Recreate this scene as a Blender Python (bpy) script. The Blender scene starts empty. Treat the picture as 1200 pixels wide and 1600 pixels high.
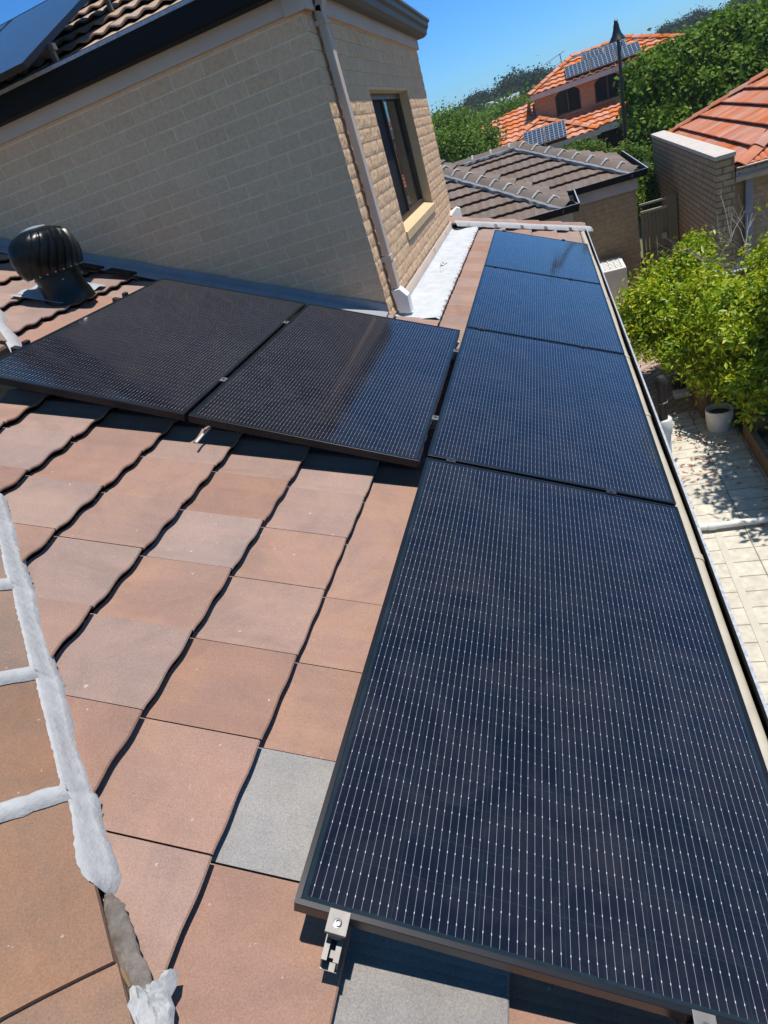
import bpy, bmesh, math, random
import numpy as np
from mathutils import Vector, Matrix, Euler, noise
PI = math.pi; R = math.radians
S = bpy.context.scene
COL = S.collection
random.seed(7); rng = np.random.default_rng(7)

# ------------------------------------------------------------------ camera
CAM = Vector((0.63469, -0.47325, 1.13626))
RX = Vector((0.93625560, 0.20241456, -0.28714769))
RY = Vector((-0.13026457, -0.55906605, -0.81882617))
RZ = Vector((-0.32627687, 0.80403575, -0.49706128))
FPX = 941.25
cd = bpy.data.cameras.new('camera'); cam = bpy.data.objects.new('camera', cd); COL.objects.link(cam)
m = Matrix.Identity(4)
for i in range(3):
    m[i][0] = RX[i]; m[i][1] = -RY[i]; m[i][2] = -RZ[i]; m[i][3] = CAM[i]
cam.matrix_world = m
cd.sensor_fit = 'VERTICAL'; cd.sensor_height = 24; cd.lens = FPX / 1600 * 24
cd.clip_start = 0.02; cd.clip_end = 2000
S.camera = cam

# ------------------------------------------------------------------ sky, sun, exposure
SUN = Vector((0.25, 0.085, 0.965)).normalized()
w = bpy.data.worlds.new('World'); S.world = w; w.use_nodes = True
nt = w.node_tree; nt.nodes.clear()
sky = nt.nodes.new('ShaderNodeTexSky'); sky.sky_type = 'NISHITA'; sky.sun_disc = False
sky.sun_elevation = math.asin(SUN.z); sky.sun_rotation = math.atan2(SUN.x, SUN.y)
sky.air_density = 1.0; sky.dust_density = 0.0; sky.ozone_density = 5.0; sky.altitude = 0
bg = nt.nodes.new('ShaderNodeBackground'); bg.inputs['Strength'].default_value = 0.106
ow = nt.nodes.new('ShaderNodeOutputWorld')
hs = nt.nodes.new('ShaderNodeHueSaturation'); hs.inputs['Saturation'].default_value = 1.25; nt.links.new(sky.outputs[0], hs.inputs['Color']); 
tcw = nt.nodes.new('ShaderNodeTexCoord'); sx = nt.nodes.new('ShaderNodeSeparateXYZ'); nt.links.new(tcw.outputs['Generated'], sx.inputs[0])
rw = nt.nodes.new('ShaderNodeValToRGB'); nt.links.new(sx.outputs[2], rw.inputs[0])
rw.color_ramp.elements[0].position = 0.0; rw.color_ramp.elements[0].color = (.32, .74, 1.25, 1)
rw.color_ramp.elements[1].position = .60; rw.color_ramp.elements[1].color = (1.36, 1.06, .84, 1)
e_ = rw.color_ramp.elements.new(.25); e_.color = (.50, .86, 1.12, 1)
mw = nt.nodes.new('ShaderNodeMix'); mw.data_type = 'RGBA'; mw.blend_type = 'MULTIPLY'; mw.inputs[0].default_value = 1
nt.links.new(hs.outputs[0], mw.inputs[6]); nt.links.new(rw.outputs[0], mw.inputs[7]); nt.links.new(mw.outputs[2], bg.inputs[0]); nt.links.new(bg.outputs[0], ow.inputs[0])
ld = bpy.data.lights.new('sun', 'SUN'); ld.energy = 4.8; ld.angle = R(0.53); ld.color = (1, 0.94, 0.86)
lo = bpy.data.objects.new('sun', ld); COL.objects.link(lo)
lo.rotation_euler = SUN.to_track_quat('Z', 'Y').to_euler()
lo.location = (0, 0, 20)
S.view_settings.view_transform = 'Standard'; S.view_settings.look = 'None'
S.view_settings.exposure = 0.3; S.view_settings.gamma = 1

# ------------------------------------------------------------------ frame of the roof plane
PITCH = 0.40556; CP, SP = math.cos(PITCH), math.sin(PITCH); TP = math.tan(PITCH)
def P(u, v, h=0.0):                       # u down the slope, v along the eave, h above the panel tops
    return Vector((u*CP + h*SP, v, -u*SP + h*CP))
def ray(px, py):
    return RX*((px-600)/FPX) + RY*((py-800)/FPX) + RZ
def at(px, py, n, c):                     # a sight line cut with the plane n.X = c
    n = Vector(n); d = ray(px, py); return CAM + d*((c - n.dot(CAM))/n.dot(d))
def aty(px, py, y): return at(px, py, (0, 1, 0), y)
def atz(px, py, z): return at(px, py, (0, 0, 1), z)

# ------------------------------------------------------------------ materials
def mat(name):
    m = bpy.data.materials.new(name); m.use_nodes = True
    b = m.node_tree.nodes['Principled BSDF']; return m, m.node_tree, b
def N(nt, t, **k):
    n = nt.nodes.new(t)
    for a, v in k.items(): setattr(n, a, v)
    return n
def math_(nt, op, a, b=None, c=None):
    n = nt.nodes.new('ShaderNodeMath'); n.operation = op
    for i, x in enumerate((a, b, c)):
        if x is None: continue
        if isinstance(x, (int, float)): n.inputs[i].default_value = x
        else: nt.links.new(x, n.inputs[i])
    return n.outputs[0]
def ramp(nt, fac, stops):
    r = nt.nodes.new('ShaderNodeValToRGB'); e = r.color_ramp.elements
    e[0].position, e[0].color = stops[0][0], (*stops[0][1], 1)
    e[1].position, e[1].color = stops[-1][0], (*stops[-1][1], 1)
    for p, c in stops[1:-1]:
        q = e.new(p); q.color = (*c, 1)
    nt.links.new(fac, r.inputs[0]); return r.outputs[0]
def mix(nt, fac, a, b, mode='MIX'):
    n = nt.nodes.new('ShaderNodeMix'); n.data_type = 'RGBA'; n.blend_type = mode
    for s, x in ((0, fac), (6, a), (7, b)):
        if isinstance(x, (int, float)): n.inputs[s].default_value = x
        elif isinstance(x, tuple): n.inputs[s].default_value = (*x, 1)
        else: nt.links.new(x, n.inputs[s])
    return n.outputs[2]
def noise_(nt, scale, detail=4, rough=.55, coord=None, dist=0):
    n = nt.nodes.new('ShaderNodeTexNoise'); n.inputs['Scale'].default_value = scale
    n.inputs['Detail'].default_value = detail; n.inputs['Roughness'].default_value = rough; n.inputs['Distortion'].default_value = dist
    if coord is None:
        coord = nt.nodes.new('ShaderNodeTexCoord').outputs['Object']
    nt.links.new(coord, n.inputs['Vector']); return n.outputs['Fac']
def bump(nt, b, h, strength, dist):
    n = nt.nodes.new('ShaderNodeBump'); n.inputs['Strength'].default_value = strength; n.inputs['Distance'].default_value = dist
    nt.links.new(h, n.inputs['Height']); nt.links.new(n.outputs[0], b.inputs['Normal'])
def simple(name, c, rough=.6, spec=.4, metal=0., c2=None, sc=8, bsc=0, bst=.3, bd=.004):
    m, nt, b = mat(name)
    b.inputs['Roughness'].default_value = rough; b.inputs['Specular IOR Level'].default_value = spec; b.inputs['Metallic'].default_value = metal
    if c2 is None: c2 = tuple(x*.8 for x in c)
    f = noise_(nt, sc, 5, .6)
    nt.links.new(ramp(nt, f, [(.3, c), (.7, c2)]), b.inputs['Base Color'])
    if bsc: bump(nt, b, noise_(nt, bsc, 5, .6), bst, bd)
    return m
def tile_mat(name, base, warm, cool, speck=.15, rough=.75, lichen=None, patch=5.0):
    m, nt, b = mat(name)
    at_ = N(nt, 'ShaderNodeAttribute', attribute_name='tint')
    sep = nt.nodes.new('ShaderNodeSeparateColor'); nt.links.new(at_.outputs['Color'], sep.inputs[0])
    tc = nt.nodes.new('ShaderNodeTexCoord').outputs['Object']
    off = nt.nodes.new('ShaderNodeVectorMath'); off.operation = 'ADD'
    sc = nt.nodes.new('ShaderNodeVectorMath'); sc.operation = 'SCALE'; sc.inputs['Scale'].default_value = 9
    nt.links.new(at_.outputs['Color'], sc.inputs[0]); nt.links.new(tc, off.inputs[0]); nt.links.new(sc.outputs[0], off.inputs[1])
    n1 = noise_(nt, patch, 5, .6, off.outputs[0], .4)
    n2 = noise_(nt, patch*.7, 4, .6, tc, .3)
    c = mix(nt, ramp(nt, n1, [(.42, (0, 0, 0)), (.66, (1, 1, 1))]), base, warm)
    c = mix(nt, ramp(nt, n2, [(.46, (0, 0, 0)), (.68, (.5, .5, .5))]), c, cool)
    v = math_(nt, 'MULTIPLY_ADD', sep.outputs[0], .15, .925)
    hv = nt.nodes.new('ShaderNodeHueSaturation'); nt.links.new(c, hv.inputs['Color']); nt.links.new(v, hv.inputs['Value'])
    s = math_(nt, 'MULTIPLY_ADD', sep.outputs[1], .4, .8); nt.links.new(s, hv.inputs['Saturation'])
    c = hv.outputs[0]
    n3 = noise_(nt, 260, 3, .7, tc)
    c = mix(nt, ramp(nt, n3, [(.3, (1-speck*2,)*3), (.5, (1,)*3), (.75, (1+speck,)*3)]), c, c)
    mm = mix(nt, 1.0, c, ramp(nt, n3, [(.3, (1-speck*1.6,)*3), (.7, (1,)*3)]), 'MULTIPLY')
    n5 = noise_(nt, 2.1, 6, .7, tc, 1.5)
    mm = mix(nt, 1.0, mm, ramp(nt, n5, [(.36, (.86, .87, .88)), (.52, (1, 1, 1)), (.7, (1.06, 1.04, 1.02))]), 'MULTIPLY')
    if lichen:
        n4 = noise_(nt, 34, 3, .6, tc)
        mm = mix(nt, ramp(nt, n4, [(.715, (0, 0, 0)), (.74, (.6, .6, .6))]), mm, lichen)
    nt.links.new(mm, b.inputs['Base Color']); b.inputs['Roughness'].default_value = rough
    b.inputs['Specular IOR Level'].default_value = .25
    add = math_(nt, 'ADD', n3, math_(nt, 'MULTIPLY', noise_(nt, 45, 4, .6, tc), 1.5))
    bump(nt, b, add, .35, .0025)
    return m
M = {}
M['tile'] = tile_mat('brown_concrete_tile', (.335, .22, .18), (.37, .24, .185), (.285, .20, .17), .2, lichen=(.5, .46, .4))
M['tile_grey'] = tile_mat('grey_concrete_tile', (.30, .29, .28), (.34, .32, .30), (.24, .23, .22), .25)
M['tile_garage'] = tile_mat('dull_brown_tile', (.175, .135, .115), (.21, .15, .12), (.14, .115, .10), .1)
M['tile_upper'] = tile_mat('tan_tile', (.40, .29, .22), (.44, .32, .23), (.3, .23, .18), .1)
M['terra'] = tile_mat('terracotta_tile', (.47, .17, .10), (.54, .22, .12), (.38, .14, .085), .06, patch=3)
M['terra_far'] = tile_mat('terracotta_tile_far', (.56, .20, .10), (.66, .27, .13), (.44, .15, .08), .06, patch=1.2)
M['cap'] = tile_mat('cap_concrete', (.27, .175, .13), (.32, .195, .135), (.18, .145, .12), .2, lichen=(.45, .42, .36))
M['cap_garage'] = tile_mat('cap_grey_brown', (.17, .14, .12), (.19, .15, .12), (.14, .12, .11), .15)
M['back'] = simple('sarking', (.012, .009, .008), .9, .1)
M['pointing'] = simple('flexible_pointing', (.33, .335, .34), .85, .2, c2=(.41, .415, .42), sc=30, bsc=70, bst=.9, bd=.003)
M['mortar_old'] = simple('old_mortar', (.10, .085, .075), .9, .15, c2=(.21, .185, .16), sc=35, bsc=110, bst=1)
M['membrane'] = simple('white_membrane', (.52, .54, .56), .6, .3, c2=(.40, .43, .46), sc=9, bsc=22, bst=.8, bd=.012)
M['lead'] = simple('lead_flashing', (.24, .25, .27), .6, .35, c2=(.32, .33, .35), sc=4, bsc=9, bst=.3, bd=.01)
M['strip_grey'] = simple('grey_bedding_strip', (.14, .15, .17), .7, .3, c2=(.22, .235, .26), sc=6)
M['galv'] = simple('vent_base_sheet', (.30, .36, .42), .45, .5, c2=(.38, .43, .48), sc=7)
M['cream'] = simple('cream_paint', (.60, .49, .40), .7, .2, c2=(.54, .44, .36), sc=3)
M['fascia_far'] = simple('fascia_paint', (.58, .52, .46), .6, .3)
M['black_and_shade'] = simple('black_paint_and_shade', (.004, .004, .005), .6, .2)  # black paint; also holds the shade of the upper front gutter and eave trough
M['gutter_sunlit'] = simple('weathered_sunlit_gutter', (.085, .075, .06), .5, .4, c2=(.05, .06, .05), sc=10)  # side run of the same dark gutter: weathering plus its sunlit tone as colour
M['gutter_in'] = simple('gutter_inside', (.46, .43, .36), .55, .4, c2=(.36, .33, .27), sc=9)
M['gutter_lip'] = simple('gutter_lip', (.25, .29, .36), .4, .5, c2=(.5, .52, .55), sc=60)
M['frame'] = simple('black_anodised', (.012, .013, .017), .32, .5, .4)
M['alu'] = simple('grey_aluminium', (.20, .19, .18), .5, .4, .5, c2=(.14, .135, .13), sc=25)
M['alu_dark'] = simple('dark_aluminium', (.05, .05, .055), .4, .5, .5)
M['bolt'] = simple('bolt_steel', (.22, .22, .22), .35, .5, .9)
M['vent'] = simple('black_vent_paint', (.003, .004, .0045), .30, .28, c2=(.005, .006, .0065), sc=12)
M['vent_speck'] = simple('worn_rivet', (.45, .45, .42), .5, .4)
M['white'] = simple('white_paint', (.76, .76, .74), .5, .4, c2=(.68, .68, .66), sc=5)
M['pvc'] = simple('pale_pvc', (.70, .70, .66), .4, .4)
M['bronze'] = simple('bronze_window_frame', (.07, .045, .032), .4, .5, .2)
M['screen'] = simple('fly_screen', (.01, .01, .013), .7, .2)
M['gate'] = simple('olive_gate_sheet', (.27, .24, .15), .6, .3, c2=(.22, .195, .125), sc=2)
M['gate_rail'] = simple('pale_gate_rail', (.50, .48, .38), .5, .4)
M['bark'] = simple('bark', (.10, .075, .055), .9, .1, c2=(.16, .13, .10), sc=20, bsc=40)
M['deadwood'] = simple('dead_twigs', (.42, .38, .34), .9, .1, c2=(.30, .27, .25), sc=20)
M['soil'] = simple('mulch', (.06, .042, .03), .95, .1, c2=(.11, .08, .055), sc=22, bsc=50, bst=1, bd=.02)
M['timber'] = simple('timber_sleeper', (.20, .135, .075), .85, .2, c2=(.13, .09, .055), sc=9, bsc=30)
M['plastic_dark'] = simple('dark_plastic', (.03, .025, .022), .5, .4)
M['grass'] = simple('dry_ground', (.10, .12, .05), .95, .1, c2=(.16, .14, .09), sc=.25)
M['road'] = simple('asphalt', (.05, .05, .052), .9, .2)
M['lamp_black'] = simple('lamp_black', (.010, .012, .014), .35, .5)
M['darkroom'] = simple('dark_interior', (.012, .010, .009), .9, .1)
M['win_frame_blue'] = simple('pale_window_frame', (.32, .36, .44), .5, .4)
M['hilltop'] = simple('hill_ground', (.045, .06, .035), .95, .1, c2=(.07, .075, .04), sc=.05)

def glass_mat(name, c=(.01, .012, .014), rough=.03):
    m, nt, b = mat(name); b.inputs['Base Color'].default_value = (*c, 1); b.inputs['Roughness'].default_value = rough
    b.inputs['IOR'].default_value = 1.6; b.inputs['Specular IOR Level'].default_value = .8
    bump(nt, b, noise_(nt, 2.2, 2, .5), .08, .02); return m
M['glass'] = glass_mat('window_glass'); M['glass_dim'] = glass_mat('tinted_glass'); M['glass_dim'].node_tree.nodes['Principled BSDF'].inputs['IOR'].default_value = 1.25

def brick_mat(name, c1, c2, c3, bsc=75, bst=.6, bd=.003):
    m, nt, b = mat(name)
    a = N(nt, 'ShaderNodeAttribute', attribute_name='tint'); sep = nt.nodes.new('ShaderNodeSeparateColor'); nt.links.new(a.outputs['Color'], sep.inputs[0])
    c = ramp(nt, sep.outputs[0], [(0, c1), (.5, c2), (1, c3)])
    n = noise_(nt, 38, 6, .7)
    c = mix(nt, 1.0, c, ramp(nt, n, [(.3, (.84, .82, .79)), (.55, (1, 1, 1)), (.8, (1.06, 1.05, 1.03))]), 'MULTIPLY')
    nt.links.new(c, b.inputs['Base Color']); b.inputs['Roughness'].default_value = .9; b.inputs['Specular IOR Level'].default_value = .15
    bump(nt, b, noise_(nt, bsc, 6, .65), bst, bd); return m
M['brick'] = brick_mat('cream_brick', (.69, .465, .285), (.72, .49, .305), (.75, .515, .325))
M['mortar'] = simple('cream_mortar', (.86, .66, .45), .95, .1, c2=(.72, .55, .37), sc=20, bsc=80)
M['smooth_sill'] = simple('smooth_brick_reveal', (.60, .46, .27), .85, .2, c2=(.54, .41, .24), sc=9, bsc=60)

def brick_tex(name, c1, c2, mo, bw, bh, mw, axes, rough=.9, off=.5, bst=.5):
    m, nt, b = mat(name)
    tc = nt.nodes.new('ShaderNodeTexCoord').outputs['Object']
    s = nt.nodes.new('ShaderNodeSeparateXYZ'); nt.links.new(tc, s.inputs[0])
    cx = nt.nodes.new('ShaderNodeCombineXYZ')
    def ax(e):
        if e == 'h': return math_(nt, 'ADD', s.outputs[0], s.outputs[1])
        if e == 'd': return math_(nt, 'MULTIPLY', math_(nt, 'ADD', s.outputs[0], s.outputs[1]), .7071)
        if e == 'e': return math_(nt, 'MULTIPLY', math_(nt, 'SUBTRACT', s.outputs[0], s.outputs[1]), .7071)
        return s.outputs['xyz'.index(e)]
    nt.links.new(ax(axes[0]), cx.inputs[0]); nt.links.new(ax(axes[1]), cx.inputs[1])
    t = nt.nodes.new('ShaderNodeTexBrick'); nt.links.new(cx.outputs[0], t.inputs['Vector'])
    t.inputs['Color1'].default_value = (*c1, 1); t.inputs['Color2'].default_value = (*c2, 1); t.inputs['Mortar'].default_value = (*mo, 1)
    t.inputs['Scale'].default_value = 1; t.inputs['Brick Width'].default_value = bw; t.inputs['Row Height'].default_value = bh
    t.inputs['Mortar Size'].default_value = mw; t.offset = off
    c = mix(nt, 1.0, t.outputs['Color'], ramp(nt, noise_(nt, 12, 5, .65), [(.3, (.75,)*3), (.7, (1.08,)*3)]), 'MULTIPLY')
    nt.links.new(c, b.inputs['Base Color']); b.inputs['Roughness'].default_value = rough; b.inputs['Specular IOR Level'].default_value = .2
    inv = math_(nt, 'SUBTRACT', 1.0, t.outputs['Fac'])
    bump(nt, b, math_(nt, 'ADD', inv, math_(nt, 'MULTIPLY', noise_(nt, 60, 4, .6), .3)), bst, .006)
    return m
M['pavers'] = brick_tex('cream_pavers', (.58, .55, .46), (.52, .49, .41), (.26, .23, .18), .40, .20, .006, 'xy', off=0)
M['pavers_pink'] = brick_tex('pink_pavers', (.44, .33, .26), (.37, .28, .22), (.12, .09, .07), .23, .115, .006, 'de')
M['paver_plain'] = simple('cream_strip', (.52, .49, .42), .9, .1, c2=(.44, .42, .36), sc=9)
M['brick_par'] = brick_tex('tan_brick_courses', (.50, .36, .22), (.42, .30, .18), (.24, .17, .11), .24, .086, .012, 'hz')
M['brick_gar'] = brick_tex('plain_cream_brick', (.50, .375, .23), (.47, .35, .21), (.42, .31, .19), .24, .086, .010, 'hz', bst=.25)
M['brick_red'] = brick_tex('red_brick_courses', (.47, .235, .12), (.39, .19, .10), (.40, .26, .16), .24, .086, .012, 'hz')
M['retic'] = brick_tex('ground_far', (.15, .14, .08), (.11, .12, .06), (.1, .1, .06), 3, 3, .01, 'xy')

def leaf_mat(name, a, b_, c, trans=.35, spec=.45, rough=.42):
    m, nt, b = mat(name)
    at_ = N(nt, 'ShaderNodeAttribute', attribute_name='tint'); sep = nt.nodes.new('ShaderNodeSeparateColor'); nt.links.new(at_.outputs['Color'], sep.inputs[0])
    col = ramp(nt, sep.outputs[0], [(0, a), (.55, b_), (1, c)])
    nt.links.new(col, b.inputs['Base Color']); b.inputs['Roughness'].default_value = rough; b.inputs['Specular IOR Level'].default_value = spec
    tr = nt.nodes.new('ShaderNodeBsdfTranslucent'); nt.links.new(col, tr.inputs[0])
    mx = nt.nodes.new('ShaderNodeMixShader'); mx.inputs[0].default_value = trans
    o = nt.nodes['Material Output']
    nt.links.new(b.outputs[0], mx.inputs[1]); nt.links.new(tr.outputs[0], mx.inputs[2]); nt.links.new(mx.outputs[0], o.inputs[0])
    return m
M['leaf_citrus'] = leaf_mat('citrus_leaf', (.08, .20, .006), (.33, .45, .012), (.74, .66, .03), .45)
M['leaf_green'] = leaf_mat('broad_green_leaf', (.05, .11, .008), (.11, .20, .014), (.22, .32, .03), .3, .15, .6)
M['leaf_olive'] = leaf_mat('yellow_green_leaf', (.06, .13, .02), (.14, .24, .03), (.26, .34, .06), .35, .2, .6)
M['leaf_hill'] = leaf_mat('dark_hill_leaf', (.02, .04, .018), (.035, .06, .025), (.055, .085, .035), .15, .1, .7)

# the glass of a module: cells, busbar wires and solder dots laid out in the panel's own metres
PW, PL, PT = 1.04, 1.756, .035
def cell_mat():
    m, nt, b = mat('solar_glass')
    tc = nt.nodes.new('ShaderNodeTexCoord').outputs['Object']
    s = nt.nodes.new('ShaderNodeSeparateXYZ'); nt.links.new(tc, s.inputs[0])
    X, Y = s.outputs[0], s.outputs[1]
    cw = .1668                                    # cell pitch across
    x = math_(nt, 'ADD', X, 3*cw)                 # 0..6 cells
    cx = math_(nt, 'DIVIDE', x, cw); ci = math_(nt, 'FLOOR', cx); cf = math_(nt, 'FRACT', cx)
    xin = math_(nt, 'MULTIPLY', math_(nt, 'SUBTRACT', cf, .5), cw)        # metres from cell centre
    wp = .0165
    wx = math_(nt, 'ABSOLUTE', math_(nt, 'MULTIPLY', math_(nt, 'SUBTRACT', math_(nt, 'FRACT', math_(nt, 'DIVIDE', math_(nt, 'ADD', xin, 10*wp), wp)), .5), wp))
    # rows: two halves of ten half-cells
    ya = math_(nt, 'ABSOLUTE', Y); yh = math_(nt, 'SUBTRACT', ya, .0005); rp = .0858
    cy = math_(nt, 'DIVIDE', yh, rp); yf = math_(nt, 'FRACT', cy); ri = math_(nt, 'FLOOR', cy)
    inside = math_(nt, 'MULTIPLY', math_(nt, 'MULTIPLY', math_(nt, 'GREATER_THAN', yh, 0.0), math_(nt, 'LESS_THAN', yh, rp*10)),
                   math_(nt, 'MULTIPLY', math_(nt, 'GREATER_THAN', x, 0.0), math_(nt, 'LESS_THAN', x, cw*6)))
    gx = math_(nt, 'LESS_THAN', math_(nt, 'ABSOLUTE', xin), cw/2-.0009)
    gy = math_(nt, 'LESS_THAN', math_(nt, 'ABSOLUTE', math_(nt, 'SUBTRACT', yf, .5)), .5-.0007/rp)
    cell = math_(nt, 'MULTIPLY', inside, math_(nt, 'MULTIPLY', gx, gy))
    wire = math_(nt, 'MULTIPLY', math_(nt, 'LESS_THAN', wx, .00030), inside)
    df = math_(nt, 'ABSOLUTE', math_(nt, 'SUBTRACT', math_(nt, 'FRACT', math_(nt, 'MULTIPLY', yf, 2.0)), .5))
    dot = math_(nt, 'MULTIPLY', math_(nt, 'MULTIPLY', math_(nt, 'LESS_THAN', wx, .0008), math_(nt, 'LESS_THAN', df, .045)), inside)
    com = nt.nodes.new('ShaderNodeCombineXYZ'); nt.links.new(ci, com.inputs[0]); nt.links.new(ri, com.inputs[1]); nt.links.new(math_(nt, 'SIGN', Y), com.inputs[2])
    wn = nt.nodes.new('ShaderNodeTexWhiteNoise'); nt.links.new(com.outputs[0], wn.inputs['Vector'])
    sc = nt.nodes.new('ShaderNodeSeparateColor'); nt.links.new(wn.outputs['Color'], sc.inputs[0])
    nz = noise_(nt, 3.0, 5, .65)
    c = ramp(nt, nz, [(.35, (.004, .005, .011)), (.65, (.009, .009, .014))])
    c = mix(nt, math_(nt, 'MULTIPLY', sc.outputs[0], .6), c, (.004, .006, .015))
    base = mix(nt, cell, (.010, .018, .024), c)
    base = mix(nt, math_(nt, 'MULTIPLY', wire, .8), base, (.34, .34, .39))
    base = mix(nt, dot, base, (.46, .46, .50))
    dust = noise_(nt, 5, 6, .7, None, 1.2)
    base = mix(nt, ramp(nt, dust, [(.42, (.0, .0, .0)), (.75, (.035, .035, .035))]), base, (.35, .34, .34))
    nt.links.new(base, b.inputs['Base Color'])
    r = ramp(nt, noise_(nt, 4, 4, .6), [(.3, (.06,)*3), (.7, (.11,)*3)])
    nt.links.new(r, b.inputs['Roughness'])
    b.inputs['IOR'].default_value = 1.5; b.inputs['Specular IOR Level'].default_value = .5
    bump(nt, b, noise_(nt, 1.3, 2, .5), .05, .02)
    return m
M['cells'] = cell_mat()
def farpanel_mat():
    m, nt, b = mat('silver_grid_solar_glass')
    tc = nt.nodes.new('ShaderNodeTexCoord').outputs['Object']
    s = nt.nodes.new('ShaderNodeSeparateXYZ'); nt.links.new(tc, s.inputs[0])
    g = None
    for i in (0, 1):
        q = math_(nt, 'GREATER_THAN', math_(nt, 'ABSOLUTE', math_(nt, 'SUBTRACT', math_(nt, 'FRACT', math_(nt, 'DIVIDE', s.outputs[i], .166)), .5)), .445)
        g = q if g is None else math_(nt, 'MAXIMUM', g, q)
    nt.links.new(mix(nt, g, (.025, .035, .06), (.30, .33, .38)), b.inputs['Base Color'])
    b.inputs['Roughness'].default_value = .15; return m
M['cells_far'] = farpanel_mat()

# ------------------------------------------------------------------ mesh helpers
WM = {}
class MB:
    def __init__(s): s.v = []; s.f = []; s.m = []; s.t = []
    def face(s, pts, mi=0, tint=None):
        n = len(s.v); s.v.extend([tuple(p) for p in pts]); s.f.append(tuple(range(n, n+len(pts)))); s.m.append(mi); s.t.append(tint)
    def grid(s, rows, mi=0, tint=None, closed=False):     # rows of equal length
        n = len(s.v); k = len(rows[0])
        for r in rows: s.v.extend([tuple(p) for p in r])
        for i in range(len(rows)-1):
            for j in range(k-1 if not closed else k):
                a = n+i*k+j; b = n+i*k+(j+1) % k
                s.f.append((a, b, b+k, a+k)); s.m.append(mi); s.t.append(tint)
    def box(s, c, d, mi=0, rot=None, tint=None, taper=1.0):
        hx, hy, hz = d[0]/2, d[1]/2, d[2]/2; vs = []
        for z in (-1, 1):
            k = taper if z > 0 else 1
            for x, y in ((-1, -1), (1, -1), (1, 1), (-1, 1)):
                p = Vector((x*hx*k, y*hy*k, z*hz))
                if rot is not None: p = rot @ p
                vs.append(tuple(p + Vector(c)))
        n = len(s.v); s.v.extend(vs)
        for f in ((3, 2, 1, 0), (4, 5, 6, 7), (0, 1, 5, 4), (1, 2, 6, 5), (2, 3, 7, 6), (3, 0, 4, 7)):
            s.f.append(tuple(n+i for i in f)); s.m.append(mi); s.t.append(tint)
    def span(s, a, b, mi=0, tint=None):
        s.box([(a[i]+b[i])/2 for i in range(3)], [abs(b[i]-a[i]) for i in range(3)], mi, None, tint)
    def tube(s, pts, rad, seg=8, mi=0, cap=True, tint=None):
        pts = [Vector(p) for p in pts]; n = len(pts)
        if not isinstance(rad, (list, tuple)): rad = [rad]*n
        up = Vector((0, 0, 1)); rows = []
        for i, p in enumerate(pts):
            d = (pts[min(i+1, n-1)] - pts[max(i-1, 0)]).normalized()
            a = d.cross(up) if abs(d.z) < .95 else d.cross(Vector((0, 1, 0)))
            a.normalize(); b = d.cross(a).normalized()
            rows.append([p + (a*math.cos(2*PI*k/seg) + b*math.sin(2*PI*k/seg))*rad[i] for k in range(seg)])
        s.grid(rows, mi, tint, closed=True)
        if cap: s.face(rows[0][::-1], mi, tint); s.face(rows[-1], mi, tint)
    def lathe(s, c, prof, seg=24, mi=0, T=None, ang0=0, capend=True):
        rows = []
        for r, z in prof:
            row = []
            for k in range(seg):
                a = 2*PI*k/seg + ang0; p = Vector((r*math.cos(a), r*math.sin(a), z))
                if T is not None: p = T @ p
                row.append(p + Vector(c))
            rows.append(row)
        s.grid(rows, mi, None, True)
        if capend: s.face(rows[0][::-1], mi); s.face(rows[-1], mi)
    def prism(s, poly, ax, a, b, mi=0, tint=None):        # poly: 2-D outline in the two other axes
        def mk(p, t):
            return (t, p[0], p[1]) if ax == 0 else ((p[0], t, p[1]) if ax == 1 else (p[0], p[1], t))
        A = [mk(p, a) for p in poly]; B = [mk(p, b) for p in poly]; n = len(poly)
        s.face(A[::-1], mi, tint); s.face(B, mi, tint)
        for i in range(n): s.face([A[i], A[(i+1) % n], B[(i+1) % n], B[i]], mi, tint)
    def sweep(s, sec, path, mi=0):                        # section = list of offset functions -> rows
        s.grid([[Vector(p)+Vector(o) for o in sec] for p in path], mi)
    def mesh(s, name):
        me = bpy.data.meshes.new(name); me.from_pydata(s.v, [], s.f)
        me.polygons.foreach_set('material_index', s.m)
        if any(t is not None for t in s.t):
            a = me.attributes.new('tint', 'FLOAT_COLOR', 'FACE'); arr = []
            for t in s.t: arr.extend((*(t or (.5, .5, .5)), 1))
            a.data.foreach_set('color', arr)
        me.update(); return me
def wm(o): return WM.get(o.name, Matrix.Identity(4))
def link(name, data, parent=None, M4=None):
    o = bpy.data.objects.new(name, data); COL.objects.link(o)
    if parent is not None: o.parent = parent; WM[o.name] = wm(parent)
    else:
        M4 = M4 if M4 is not None else Matrix.Identity(4); o.matrix_world = M4; WM[o.name] = M4.copy()
    return o
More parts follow.
